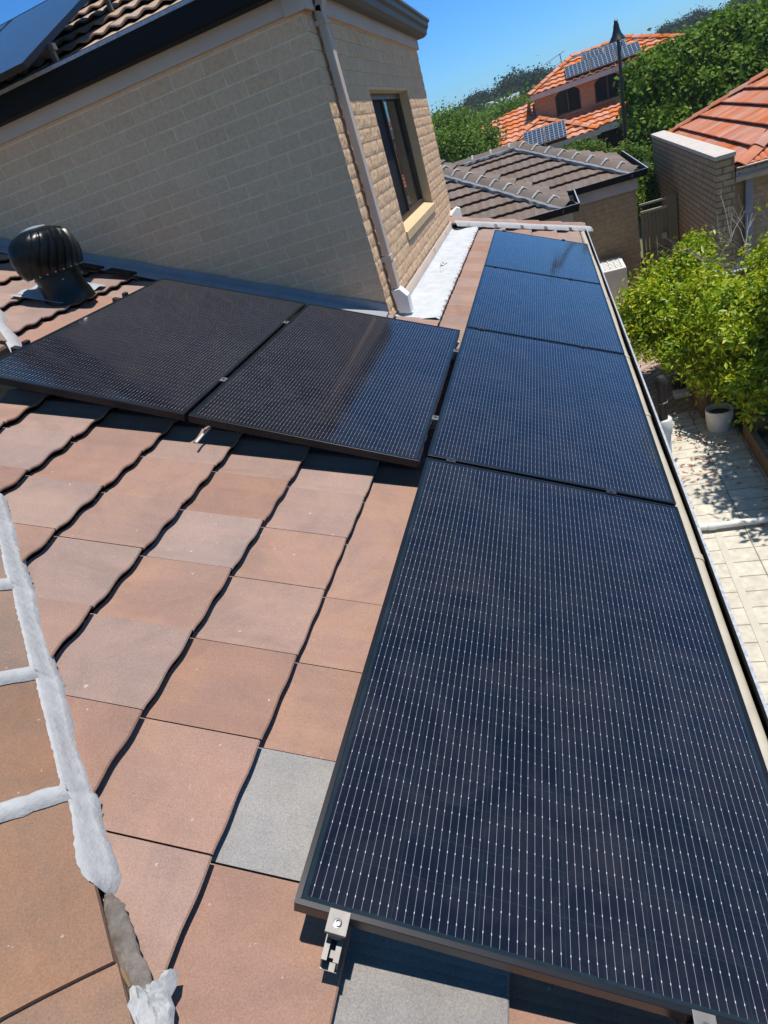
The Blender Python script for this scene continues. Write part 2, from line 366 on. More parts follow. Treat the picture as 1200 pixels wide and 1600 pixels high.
def build(name, mb, mats, parent=None, base=None, smooth=False, local=False, fix=True, bevel=0):
    """one mesh object; vertices given in the world (or in the parent's frame if local)"""
    me = mb.mesh(name)
    for x in (mats if isinstance(mats, (list, tuple)) else [mats]): me.materials.append(M[x])
    M4 = None
    if parent is None and base is not None: M4 = Matrix.Translation(Vector(base))
    ref = wm(parent) if parent is not None else (M4 or Matrix.Identity(4))
    if not local: me.transform(ref.inverted())
    if fix:
        bm = bmesh.new(); bm.from_mesh(me); bmesh.ops.remove_doubles(bm, verts=bm.verts, dist=1e-5)
        bmesh.ops.recalc_face_normals(bm, faces=bm.faces)
        if bevel: 
            ed = [e for e in bm.edges if len(e.link_faces) == 2 and e.calc_face_angle(0) > .7]
            bmesh.ops.bevel(bm, geom=ed, offset=bevel, segments=2, affect='EDGES', profile=.5)
        bm.to_mesh(me); bm.free()
    if smooth:
        me.polygons.foreach_set('use_smooth', [True]*len(me.polygons))
        try: me.set_sharp_from_angle(angle=R(42))
        except Exception: pass
    return link(name, me, parent, M4)
def empty(name, loc, label=None, cat=None, group=None, rot=None):
    M4 = Matrix.Translation(Vector(loc))
    if rot is not None: M4 = M4 @ Euler(rot).to_matrix().to_4x4()
    o = link(name, None, None, M4); o.empty_display_size = .1
    return tag(o, label, cat, group)
def tag(o, label=None, cat=None, group=None, kind=None):
    for k, v in (('label', label), ('category', cat), ('group', group), ('kind', kind)):
        if v: o[k] = v
    return o
def copy_tree(o, parent=None):
    c = o.copy(); COL.objects.link(c); c.parent = parent
    for ch in list(o.children): copy_tree(ch, c)
    return c
def rt(): return (random.random(), random.random(), random.random())

# a tiled slope: eave point O, ev along the eave, eu down the slope, clipped to convex plan polygons
def tiles(O, ev, eu, polys, du, dv, prof, step=.033, nose=.008, under=.06, nv=12, gap=.0014, u_ph=0, v_ph=0,
          skip=None, only=None, jit=.0015, jag=0, tintf=None, back=True, name='t', mi=0):
    O = Vector(O); ev = Vector(ev).normalized(); eu = Vector(eu).normalized(); n = ev.cross(eu).normalized()
    if n.z < 0: n = -n
    out = bmesh.new(); 
    mb = MB(); us, vs = [], []
    eu2 = Vector((eu.x, eu.y)); 
    for poly in polys:
        for p in poly:
            d = Vector((p[0]-O.x, p[1]-O.y)); v = d.dot(ev.xy)
            u = (d - ev.xy*v).dot(eu2)/eu2.length_squared; us.append(u); vs.append(v)
    k0 = math.floor((min(us)-u_ph)/du)-1; k1 = math.ceil((max(us)-u_ph)/du)+1
    j0 = math.floor((min(vs)-v_ph)/dv)-1; j1 = math.ceil((max(vs)-v_ph)/dv)+1
    meshes = []
    for k in range(k0, k1+1):
        for j in range(j0, j1+1):
            if only is not None and (k, j) not in only: continue
            if skip is not None and (k, j) in skip: continue
            t = tintf(k, j) if tintf else rt()
            un = u_ph + k*du + random.uniform(-1, 1)*jit*1.5; uh = u_ph + (k-1)*du - .012
            dh = random.uniform(-1, 1)*jit; tl = random.uniform(-1, 1)*jit
            va = v_ph + j*dv + gap; vb = v_ph + (j+1)*dv - gap
            A, B, Cc, D = [], [], [], []
            for i in range(nv+1):
                s_ = i/nv; v = va + (vb-va)*s_; h = prof(s_) + dh + tl*(s_-.5)*2
                pt = lambda u, hh: O + eu*u + ev*v + n*hh
                A.append(pt(uh, h-step)); B.append(pt(un-.004, h)); Cc.append(pt(un, h-.004)); D.append(pt(un-.002, h-nose-.002))
            E_ = [p - eu*under - n*.004 for p in D]
            mb.grid([A, B, Cc, D, E_], mi, t)
            for row, sg in ((0, 0), (nv, 0)):
                mb.face([A[row], B[row], B[row]-n*.012, A[row]-n*.012], mi, t)
    me = mb.mesh(name); src = bmesh.new(); src.from_mesh(me)
    bpy.data.meshes.remove(me)
    res = bpy.data.meshes.new(name); acc = bmesh.new()
    for poly in polys:
        b = src.copy()
        cx = sum(p[0] for p in poly)/len(poly); cy = sum(p[1] for p in poly)/len(poly)
        for i in range(len(poly)):
            p, q = Vector(poly[i][:2]), Vector(poly[(i+1) % len(poly)][:2]); e = q-p; nn = Vector((e.y, -e.x, 0)).normalized()
            if nn.xy.dot(Vector((cx, cy))-p) > 0: nn = -nn
            bmesh.ops.bisect_plane(b, geom=list(b.verts)+list(b.edges)+list(b.faces), plane_co=(p.x, p.y, 0), plane_no=nn, clear_outer=True)
        tmp = bpy.data.meshes.new('tmp'); b.to_mesh(tmp); b.free(); acc.from_mesh(tmp); bpy.data.meshes.remove(tmp)
        if back:
            vsb = []
            for p in poly:
                d = Vector((p[0]-O.x, p[1]-O.y)); v = d.dot(ev.xy); u = (d-ev.xy*v).dot(eu2)/eu2.length_squared
                vsb.append(acc.verts.new(O+eu*u+ev*v-n*(step+nose+.025)))
            f = acc.faces.new(vsb); f.material_index = 1
    acc.to_mesh(res); acc.free(); src.free(); out.free()
    return res
def tile_part(name, me, mats, parent):
    for x in mats: me.materials.append(M[x])
    me.transform(wm(parent).inverted())
    return link(name, me, parent)

# ridge and hip caps: separate pieces lapping uphill over downhill
def caps(parent, A, B, expo, w, drop, mats, name='ridge_cap', lift=.03, rnd=3, every=None, start=0.0, sides=(1, 1), point=None, thick=.014):
    """A is the low end.  Each cap's low end rides on the next one down."""
    A, B = Vector(A), Vector(B); d = (B-A); L = d.length; d.normalize()
    side = d.cross(Vector((0, 0, 1))).normalized(); up = side.cross(d).normalized()
    k = 0; s = start; res = []
    while s < L:
        e = min(s+expo+.05, L+.05); mb = MB(); t = rt(); rows = []
        for (q, li) in ((s, lift), (e, lift*.25)):
            top = []; 
            for i in range(-rnd-1, rnd+2):
                f = i/(rnd+1); x = f*w*(1+.0*li); y = -drop*(abs(f)**1.35) + li
                top.append(A + d*q + side*x + up*y)
            bot = [p - up*thick for p in top[::-1]]
            rows.append(top+bot)
        mb.grid(rows, 0, t, closed=True); mb.face(rows[0][::-1], 0, t); mb.face(rows[1], 0, t)
        o = build(name, mb, mats, parent); res.append(o)
        if point and k:                      # cement line at the lap
            pm = MB(); r2 = []
            for (q, hh) in ((s-.022, -.001), (s-.012, .014), (s+.012, .018), (s+.024, .003)):
                row = []
                for i in range(-6, 7):
                    f = i/6; x = f*w*.98; y = -drop*(abs(f)**1.35) + lift + hh + random.uniform(-.002, .002) - (lift*.7 if q < s else 0)*.0
                    row.append(A + d*(q+random.uniform(-.005, .005)) + side*x + up*y)
                r2.append(row)
            pm.grid(r2); build('lap_pointing', pm, point, parent, smooth=True)
        s += expo; k += 1
    return res
def strip(path, widths, h0=.0, bulge=.012, seed=0, down=.03, ns=7, jag=.006):
    """lumpy strip of pointing: path = list of (inner point, outer point) pairs"""
    mb = MB(); rows = []
    for i, (a, b) in enumerate(path):
        a, b = Vector(a), Vector(b); row = []
        for j in range(ns):
            t = j/(ns-1); p = a.lerp(b, t)
            nz = noise.noise(Vector((i*.13+seed, t*2.3, seed)))*.5
            p = p + Vector((0, 0, 1))*(bulge*math.sin(PI*min(1, t*1.05)) + nz*.004)
            if j == ns-1: p = p + (b-a).normalized()*(noise.noise(Vector((i*.45, seed, 1)))*jag*1.6 + noise.noise(Vector((i*1.3, seed, 5)))*jag) + Vector((0, 0, -down))
            if j == 0: p = p - Vector((0, 0, .006))
            row.append(p)
        rows.append(row)
    mb.grid(rows); return mb

def tris_from(o): return o

# ------------------------------------------------------------------ walls of real bricks
def brick_wall(parent, name, org, eh, nrm, L, zs, z0, openings=(), bl=.24, ch=.0895, mo=.010, proud=.008, rough=.003, phase=0, lowline=None, tex=(8, 3)):
    """bricks over a mortar sheet; org world point at h=0,z=0; zs=(bottom, top)"""
    org, eh, nrm = Vector(org), Vector(eh), Vector(nrm); mb = MB()
    z = z0; r = 0
    while z < zs[1]:
        zb, zt = z+mo/2, min(z+ch-mo/2, zs[1])
        h = -bl + (bl/2 if r % 2 else 0) + phase
        while h < L:
            segs = [(max(h+mo/2, 0), min(h+bl-mo/2, L))]
            for (o0, o1, oz0, oz1) in openings:
                if zt > oz0+.02 and zb < oz1-.02:
                    ns_ = []
                    for a, b in segs:
                        if b <= o0 or a >= o1: ns_.append((a, b))
                        else:
                            if a < o0: ns_.append((a, o0))
                            if b > o1: ns_.append((o1, b))
                    segs = ns_
            for a, b in segs:
                if b-a < .015 or zt <= zs[0]: continue
                if lowline and zt < lowline((a+b)/2)-.05: continue
                t = rt(); nx, nz_ = tex; rows = []
                for i in range(nz_+1):
                    row = []
                    for k in range(nx+1):
                        hh = a+(b-a)*k/nx; zz = zb+(zt-zb)*i/nz_
                        edge = (i in (0, nz_)) or (k in (0, nx))
                        q = org+eh*hh+Vector((0, 0, zz))
                        pr_ = proud + (noise.noise(q*23)*rough*1.3+noise.noise(q*61)*rough*.7) - (.002 if edge else 0)
                        row.append(q+nrm*pr_)
                    rows.append(row)
                mb.grid(rows, 0, t)
                # returns into the mortar
                per = rows[0] + [r_[-1] for r_ in rows[1:]] + rows[-1][::-1][1:] + [r_[0] for r_ in rows[1:-1]][::-1]
                mb.grid([per, [p-nrm*(proud+.004) for p in per]], 0, t, closed=True)
            h += bl
        z += ch; r += 1
    o = build(name, mb, 'brick', parent, fix=True)
    return o

# ------------------------------------------------------------------ leaves
def leaf_mesh(name, blobs, n, size, aspect=.45, seed=1, updir=.5, fill=.35, matname='leaf_green', var=.35, droop=0.0, clump=None, zcut=None, sp=1.35):
    r = np.random.default_rng(seed)
    C_ = np.array([b[0] for b in blobs], float); Rr = np.array([b[1] if hasattr(b[1], '__len__') else (b[1],)*3 for b in blobs], float)
    wgt = np.prod(Rr, 1)**(2/3); wgt /= wgt.sum()
    # clump centres near the surfaces, leaves round the clump centres
    nc = max(8, n//(clump or 14)); bi = r.choice(len(blobs), nc, p=wgt)
    d = r.normal(size=(nc, 3)); d /= np.linalg.norm(d, axis=1)[:, None]
    rad = 1 - fill*r.random(nc)**1.5
    cc = C_[bi] + d*Rr[bi]*rad[:, None]
    ctint = r.random(nc)
    li = r.integers(0, nc, n); sp = size*sp
    pos = cc[li] + r.normal(size=(n, 3))*sp*np.array([1, 1, .75])
    if zcut is not None: pos = pos[pos[:, 2] > zcut]; li = li[:len(pos)]; n = len(pos)
    out = d[li] + r.normal(size=(n, 3))*.65 + np.array([0, 0, updir]); out /= np.linalg.norm(out, axis=1)[:, None]
    tan = np.cross(out, r.normal(size=(n, 3))); tan /= np.linalg.norm(tan, axis=1)[:, None]
    tan[:, 2] -= droop; tan /= np.linalg.norm(tan, axis=1)[:, None]
    bit = np.cross(out, tan); bit /= np.linalg.norm(bit, axis=1)[:, None]
    sz = size*(.65+.7*r.random(n))[:, None]; wd = sz*aspect
    v0 = pos - tan*sz*.5; v1 = pos + bit*wd*.5 + out*sz*.06; v2 = pos + tan*sz*.5 - out*sz*.10; v3 = pos - bit*wd*.5 + out*sz*.06
    V = np.stack([v0, v1, v2, v3], 1).reshape(-1, 3)
    me = bpy.data.meshes.new(name)
    me.vertices.add(4*n); me.vertices.foreach_set('co', V.ravel().astype('f'))
    idx = np.arange(n)*4; T = np.stack([idx, idx+1, idx+2, idx, idx+2, idx+3], 1).reshape(-1)
    me.loops.add(6*n); me.loops.foreach_set('vertex_index', T.astype('i'))
    me.polygons.add(2*n); me.polygons.foreach_set('loop_start', (np.arange(2*n)*3).astype('i'))
    me.update(calc_edges=True); me.validate()
    t = np.clip(ctint[li]*(1-var)+r.random(n)*var, 0, 1); t2 = np.repeat(t, 2)
    col = np.stack([t2, t2, t2, np.ones_like(t2)], 1).ravel()
    a = me.attributes.new('tint', 'FLOAT_COLOR', 'FACE'); a.data.foreach_set('color', col.astype('f'))
    me.materials.append(M[matname]); return me
def lumps(bs, k, f, seed):
    rr = random.Random(seed); out = []
    for c, r in bs:
        out.append((c, r*.62))
        for _ in range(k):
            d = Vector((rr.gauss(0, 1), rr.gauss(0, 1), rr.gauss(.25, 1))).normalized(); q = Vector(c) + d*r*rr.uniform(.55, .9)
            out.append((tuple(q), r*f*rr.uniform(.6, 1.3)))
    return out
def branches(mb, base, tips, r0, seed=0, fork=.45):
    rr = random.Random(seed); base = Vector(base)
    top = sum((Vector(t) for t in tips), Vector())/len(tips); fk = base.lerp(top, fork)
    mb.tube([base, base.lerp(fk, .5)+Vector((rr.uniform(-.03, .03), rr.uniform(-.03, .03), 0)), fk], [r0, r0*.8, r0*.7], 8)
    for t in tips:
        t = Vector(t); mid = fk.lerp(t, .5)+Vector([rr.uniform(-.08, .08)*(t-fk).length for _ in range(3)])
        mb.tube([fk, mid, t], [r0*.5, r0*.3, r0*.1], 6)
def tree(name, base, blobs, n, size, matname, label, group=None, r0=.15, seed=1, cat='tree', lump=(9, .36), **k):
    e = empty(name, base, label, cat, group)
    tips = [Vector(b[0]) for b in blobs][:7]
    mb = MB(); branches(mb, base, tips, r0, seed); build('trunk', mb, 'bark', e, smooth=True)
    rel = [(tuple(Vector(b[0])-Vector(base)), b[1]) for b in (lumps(blobs, *lump, seed) if lump else blobs)]
    me = leaf_mesh('crown', rel, n, size, seed=seed, matname=matname, **k); link('crown', me, e)
    return e

# =================================================================== THE HOUSE UNDERFOOT
G = -2.95                                         # ground level
HOUSE = empty('brick_house', (-2.5, 4.0, G), 'cream brick house with brown tile roof, the one the near solar panels lie on', 'house')
DU, DV = .33, .2935
NB = -.215; VB = .092
def zt(x): return -TP*x - .13/CP                 # nose-top plane of the main roof
def prof_flat(s): return .006*math.cos(4*PI*s) + (.0035 if s > .93 else 0) - (.003 if s < .05 else 0)
O0 = P(0, 0, -.13)
XE = .955
REG = [[(XE, -1.60), (XE, .94), (-1.42, .94)],
       [(-1.36, .94), (XE, .94), (XE, 1.47), (-1.92, 1.47)], [(-1.92, 1.47), (XE, 1.47), (XE, 2.0), (-1.98, 2.0)],
       [(-1.98, 2.0), (XE, 2.0), (XE, 3.92), (-3.84, 3.92)],
       [(-.285, 3.92), (XE, 3.92), (XE, 8.9), (-.285, 8.02)], [(-.58, 3.92), (-.285, 3.92), (-.285, 4.02), (-.58, 4.02)]]
GREY = {(1, 0): .62, (2, -1): .9}
me = tiles(O0, (0, 1, 0), (CP, 0, -SP), REG, DU, DV, prof_flat, u_ph=NB, v_ph=VB, skip=set(GREY), nv=14, step=.036, nose=.010, under=.09, gap=.0036, name='roof_tiles')
tile_part('roof_tiles', me, ['tile', 'back'], HOUSE)
for (k, j) in GREY:
    me = tiles(O0, (0, 1, 0), (CP, 0, -SP), [[(XE, -1.60), (XE, .94), (-1.42, .94)]], DU, DV, prof_flat, u_ph=NB, v_ph=VB, only={(k, j)}, nv=14, step=.036, nose=.010, under=.09, gap=.0036, name='g', back=False)
    o = tile_part('roof_tile', me, ['tile_grey', 'back'], HOUSE); o['label'] = 'pale grey replacement tile'
# far hip end, and the slopes on the other side of the near hip
c32, s32 = math.cos(R(32.2)), math.sin(R(32.2))
me = tiles((.955, 8.9, zt(.955)), (1, 0, 0), (0, c32, -s32), [[(-.58, 7.81), (.955, 8.9), (.955, 9.5), (-.58, 9.5)]], DU, DV, prof_flat, name='roof_tiles')
tile_part('roof_tiles', me, ['tile', 'back'], HOUSE)
me = tiles((0, -.67, zt(0)), (1, 0, 0), (0, -CP, -SP), [[(XE, -1.62), (-1.61, .94), (-6, .94), (-6, -2.4), (XE, -2.4)]], DU, DV, prof_flat, name='roof_tiles')
tile_part('roof_tiles', me, ['tile', 'back'], HOUSE)
a_ = math.atan2(zt(-2.15)-zt(-1.61), 1.06)
me = tiles((-1.61, .94, zt(-1.61)), (1, 0, 0), (0, -math.cos(a_), -math.sin(a_)), [[(-1.45, .94), (-2.13, 2.0), (-6, 2.0), (-6, .94)]], DU, DV, prof_flat, name='roof_tiles')
tile_part('roof_tiles', me, ['tile', 'back'], HOUSE)
me = tiles((-2.15, 2.0, zt(-2.15)), (1, 0, 0), (0, -CP, -SP), [[(-2.13, 2.0), (-4.05, 3.92), (-6, 3.92), (-6, 2.0)]], DU, DV, prof_flat, name='roof_tiles')
tile_part('roof_tiles', me, ['tile', 'back'], HOUSE)

# near hip caps
def hz_(x, y, h=.072): return Vector((x, y, zt(x) + h))
y0 = -.325 - .26*3
A = hz_(-.79-y0, y0); B = hz_(-.67-.93, .93)
caps(HOUSE, A, B, .3845, .205, .105, 'cap', 'hip_cap', lift=.022)
A2, B2 = hz_(-1.72, .98), hz_(-2.22, 1.50)
caps(HOUSE, A2, B2, .40, .205, .105, 'cap', 'hip_cap', lift=.022)
caps(HOUSE, hz_(-2.24, 1.54), hz_(-2.36, 2.08), .40, .205, .105, 'cap', 'hip_cap', lift=.022)
caps(HOUSE, hz_(-2.34, 2.09), hz_(-3.95, 3.70), .3845, .205, .105, 'cap', 'hip_cap', lift=.022)
# pointing along the foot of the caps and over the laps
d_h = (B-A).normalized(); sd = d_h.cross(Vector((0, 0, 1))).normalized(); uph = sd.cross(d_h).normalized()
EX, CW, CD, CL = .3845, .205, .105, .022
def cap_top(q, f):
    k = math.floor(q/EX); t = (q-k*EX)/(EX+.05); li = CL*(1-.75*t)
    return A + d_h*q + sd*(f*CW) + uph*(-CD*abs(f)**1.35 + li)
s0 = (-.190-A.y)/d_h.y; s1 = (B-A).length - .02; rows = []; nst = 210
for i in range(nst):
    q = s0 + (s1-s0)*i/(nst-1); nn = lambda a, b: noise.noise(Vector((q*a, b, 3)))
    kk = q/EX; d_ = abs(kk-round(kk))*EX; lap = math.exp(-(d_/.03)**2)
    near_ = max(0, 1-(q-s0)/.16); fi = .955 - .05*near_ + .018*nn(9, 1) + .015*nn(70, 2); end = min(1, max(0, (q-s0)/.05))**.5
    fi = 1 - (1-fi)*end; wd = (.023 + .008*near_ + .007*nn(9, 4) + .006*nn(70, 5) + .007*lap)*max(.08, end)
    row = [cap_top(q, fi) - uph*.004, cap_top(q, fi+.005) + uph*(.003+.003*lap), cap_top(q, (fi+1)/2) + uph*(.005+.004*lap+.002*nn(50, 7)), cap_top(q, 1.0) + uph*(.004+.005*lap)]
    e_ = cap_top(q, 1.0)
    for t, dz in ((.35, .6), (.65, .25), (.9, .06), (1.0, 0)):
        x, y = e_.x + sd.x*wd*t, e_.y + sd.y*wd*t; zb_ = zt(x) + .005
        row.append(Vector((x, y, zb_ + (e_.z - zt(e_.x) - .004)*dz + .0025*nn(36, 8+t))))
    row.append(Vector((e_.x+sd.x*(wd+.003), e_.y+sd.y*(wd+.003), zt(e_.x)-.035)))
    rows.append(row)
mb = MB(); mb.grid(rows); build('pointing', mb, 'pointing', HOUSE, smooth=True)
path = []
for i in range(60):
    t = i/59; y = 1.95 + 1.9*t; wv = .085 + .03*noise.noise(Vector((y*7, 4, 2)))
    s_in = .02; xi = s_in - y; sh = wv*.5
    path.append((Vector((xi, y, zt(xi)+.05)), Vector((xi+sh, y+sh, zt(xi+sh)+.004))))
build('pointing', strip(path, None, seed=9, bulge=.012, jag=.02), 'pointing', HOUSE, smooth=True)
for q in range(4, 8):                              # bands over the lap joints
    c0 = A + d_h*(q*.3845); rows = []
    for i in range(26):
        f = 1.0 - 2.0*i/25; row = []
        wd = .021 + .006*noise.noise(Vector((i*.4, q, 3))) + .004*noise.noise(Vector((i*1.7, q, 3)))
        for j, e in enumerate((-1, -.6, 0, .6, 1)):
            hh = .0295 + .004*(1-e*e) + noise.noise(Vector((i*.5, e*2, q)))*.003
            if e < -.5: hh -= .018 if e < -.9 else .006
            if e > .9: hh -= .008
            row.append(c0 + d_h*(e*wd - .004 + .006*noise.noise(Vector((i*.25, q, 9)))) + sd*(f*.206) + uph*(-.105*abs(f)**1.35 + hh - .0))
        rows.append(row)
    mb = MB(); mb.grid(rows); build('lap_pointing', mb, 'pointing', HOUSE, smooth=True)
# old bedding mortar, the torn flap, the odd daub
TPn = (TP, 0, 1); TPc = -.13/CP
def on(px, py, h=0.): return at(px, py, TPn, TPc + h/CP)
cl = [on(166, 1394, .018), on(176, 1430, .026), on(188, 1465, .028), on(200, 1500, .026), on(222, 1555, .018)]; rows = []
for i in range(49):
    t = i/48*4; k = min(3, int(t)); c = cl[k].lerp(cl[k+1], t-k); rr_ = (.007+.013*min(1, i/10)); d = (cl[k+1]-cl[k]).normalized(); a = d.cross(Vector((0, 0, 1))).normalized(); row = []
    for j in range(15):
        th = PI*j/14; q = c + a*(math.cos(th)*rr_*1.15) + Vector((0, 0, math.sin(th)*rr_*.6 - .008))
        row.append(q + Vector((noise.noise(q*60), noise.noise(q*60+Vector((9, 0, 0))), noise.noise(q*90)))*.0045)
    rows.append(row)
mb = MB(); mb.grid(rows); build('old_mortar', mb, 'mortar_old', HOUSE, smooth=True)
mb = MB(); mb.tube([on(190, 1512, .02), on(196, 1525, .022), on(204, 1542, .022)], [.004, .006, .004], 6); build('mortar_crumb', mb, 'timber', HOUSE, smooth=True)
def blob(outline, h, name, seed, res=14, amp=.02, m_='pointing', lift=.0):
    """a crumpled dab of pointing over an outline given on the tile plane"""
    pts = [on(px, py, 0) for px, py in outline]; c = sum(pts, Vector())/len(pts); mb = MB(); rows = []
    per = []
    for i in range(len(pts)):
        a, b = pts[i], pts[(i+1) % len(pts)]
        for t in range(4): per.append(a.lerp(b, t/4))
    for k in range(res+1):
        f = 1-k/res; row = []
        for i, p in enumerate(per):
            q = c.lerp(p, f)
            hh = h*(1-f**4) - (.014 if h < .015 and lift == 0 else 0) + amp*(abs(noise.noise(Vector((q.x*28, q.y*28, seed)))) + .6*abs(noise.noise(Vector((q.x*75, q.y*75, seed)))))*(1 if f < .99 else .1) + lift
            row.append(q + Vector((0, 0, hh)))
        rows.append(row)
    mb.grid(rows, closed=True); build(name, mb, m_, HOUSE, smooth=True)
blob([(208, 1543), (222, 1546), (238, 1556), (256, 1538), (266, 1526), (284, 1524), (281, 1545), (272, 1562), (279, 1580), (276, 1612), (262, 1640), (222, 1640), (214, 1600)], .012, 'torn_pointing', 3, amp=.030, lift=.012)
blob([(55, 1600), (70, 1586), (92, 1576), (106, 1574), (110, 1585), (98, 1606), (76, 1622), (54, 1620)], .02, 'pointing_daub', 8, amp=.004, lift=.022)

# far hip: caps and their pointing
A = Vector((1.0, 8.98, zt(1.0)+.05)); B = Vector((-.62, 7.86, zt(-.62)+.05))
caps(HOUSE, A, B, .36, .13, .075, 'tile', 'hip_cap', lift=.02)
path = []
for i in range(70):
    t = i/69; p = A.lerp(B, t) + Vector((.075, -.105, -.055)); kk = (t*1.97/.36) % 1
    q = p + Vector((.05+.02*kk, -.07-.035*kk, -.02))
    path.append((p+Vector((0, 0, .02)), q))
build('pointing', strip(path, None, seed=5, bulge=.012, jag=.012), 'pointing', HOUSE, smooth=True)

# upper storey
XW, YW, YF, ZT = -.59, 3.93, 8.17, 1.945
XL = -6.2
OP = (1.22, 2.97, .41, 1.535)
low = lambda hh: zt(-.59-hh)
brick_wall(HOUSE, 'front_brickwork', (XW, YW, 0), (-1, 0, 0), (0, -1, 0), XW-XL, (-.05, ZT), -.146, phase=.011, lowline=low, rough=.0015, proud=.004, tex=(6, 2))
brick_wall(HOUSE, 'side_brickwork', (XW, YW-.006, 0), (0, 1, 0), (1, 0, 0), YF-YW, (-.05, ZT), -.146, openings=[OP], phase=.07, rough=.0028, proud=.007, tex=(12, 4))
mb = MB()
mb.face([(XW, YW, -.1), (XW, YW, ZT+.25), (XL, YW, ZT+.25), (XL, YW, -.1)])
wy0, wy1 = YW+OP[0], YW+OP[1]
for (a, b, c, d) in ((YW, wy0, -.1, 2.2), (wy1, YF, -.1, 2.2), (wy0, wy1, -.1, OP[2]), (wy0, wy1, OP[3], 2.2)):
    mb.face([(XW, a, c), (XW, b, c), (XW, b, d), (XW, a, d)])
mb.face([(XW, YF, -2.9), (XW, YF, 2.2), (XL, YF, 2.2), (XL, YF, -2.9)]); mb.face([(XL, YW, -2.9), (XL, YF, -2.9), (XL, YF, 2.2), (XL, YW, 2.2)])
build('upper_wall', mb, 'mortar', HOUSE, fix=False)
# window
WN = link('window', None, HOUSE)
mb = MB(); dp = .115
mb.face([(XW+.006, wy0, OP[2]), (XW+.006, wy0, OP[3]), (XW-dp, wy0, OP[3]), (XW-dp, wy0, OP[2])])
mb.face([(XW+.006, wy1, OP[2]), (XW-dp, wy1, OP[2]), (XW-dp, wy1, OP[3]), (XW+.006, wy1, OP[3])])
mb.face([(XW+.006, wy0, OP[3]), (XW+.006, wy1, OP[3]), (XW-dp, wy1, OP[3]), (XW-dp, wy0, OP[3])])
build('reveal', mb, 'smooth_sill', WN, fix=False)
mb = MB(); nb = 15
for i in range(nb):
    a = wy0 + (wy1-wy0)*i/nb + .002; b = wy0 + (wy1-wy0)*(i+1)/nb - .002
    mb.prism([(XW+.022, OP[2]-.01), (XW+.022, OP[2]+.055), (XW-dp, OP[2]+.105), (XW-dp, OP[2]-.01)], 1, a, b)
build('sill', mb, 'smooth_sill', WN)
mb = MB(); fx = XW-dp+.01; fz0 = OP[2]+.09; ft = .045; ym = wy0+(wy1-wy0)*.5
def bar(y0_, y1_, z0_, z1_, x0=-.03, x1=.02): mb.span((fx+x0, y0_, z0_), (fx+x1, y1_, z1_))
bar(wy0, wy1, fz0, fz0+ft); bar(wy0, wy1, OP[3]-ft, OP[3]); bar(wy0, wy0+ft, fz0+ft, OP[3]-ft); bar(wy1-ft, wy1, fz0+ft, OP[3]-ft)
bar(ym-.02, ym+.02, fz0+ft, OP[3]-ft)
build('window_frame', mb, 'bronze', WN, bevel=.003)
mb = MB(); mb.face([(fx-.012, ym, fz0), (fx-.012, wy1, fz0), (fx-.012, wy1, OP[3]), (fx-.012, ym, OP[3])]); build('pane', mb, 'glass', WN, fix=False)
mb = MB(); mb.face([(fx-.004, wy0, fz0), (fx-.004, ym, fz0), (fx-.004, ym, OP[3]), (fx-.004, wy0, OP[3])]); build('insect_screen', mb, 'screen', WN, fix=False)
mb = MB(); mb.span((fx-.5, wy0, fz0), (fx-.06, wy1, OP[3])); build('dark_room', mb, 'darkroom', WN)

# fascia and gutters of the upper storey, swept round the corner
def ring(sec, corners, mb, mi=0):
    """corners: list of (x, y, outward x, outward y)"""
    mb.grid([[Vector((x+ox*o, y+oy*o, z)) for o, z in sec] for x, y, ox, oy in corners], mi)
fas = [(0, 1.935), (.03, 1.935), (.03, 2.075), (.0, 2.075)]
mb = MB(); ring(fas, [(XL, YW, 0, -1), (XW, YW, 1, -1), (XW, YF, 1, 1), (XL, YF, 0, 1)], mb); build('upper_fascia', mb, 'cream', HOUSE)
mb = MB(); mb.span((XW-.10, YW-.042, 1.925), (XW+.045, YW-.031, 2.075)); mb.span((XW+.031, YW-.031, 1.925), (XW+.045, YW+.11, 2.075)); build('corner_board', mb, 'cream', HOUSE, bevel=.003)
gs = [(.035, 2.20), (.035, 2.035), (.10, 2.03), (.135, 2.05), (.145, 2.09), (.165, 2.115), (.17, 2.15), (.19, 2.165), (.19, 2.185), (.182, 2.185), (.176, 2.16), (.15, 2.12), (.12, 2.05), (.04, 2.045)]
gf = [(.035, 2.20), (.035, 2.02), (.13, 2.02), (.145, 2.035), (.145, 2.15), (.15, 2.155), (.15, 2.165), (.142, 2.165), (.138, 2.15), (.13, 2.03), (.04, 2.035)]
mb = MB(); ring(gf, [(XL, YW, 0, -1), (XW-.02, YW, 1.0, -1)], mb); build('upper_gutter', mb, 'black_and_shade', HOUSE)
mb = MB(); ring([(.1445, 2.148), (.1515, 2.148), (.1515, 2.168), (.1445, 2.168)], [(XL, YW, 0, -1), (XW-.02, YW, 1.0, -1)], mb); build('gutter_bead', mb, 'gutter_lip', HOUSE)
mb = MB(); ring(gs, [(XW, YW-.0, 1, -1.0), (XW, YF, 1, 1), (XL, YF, 0, 1)], mb); build('upper_gutter', mb, 'gutter_sunlit', HOUSE)
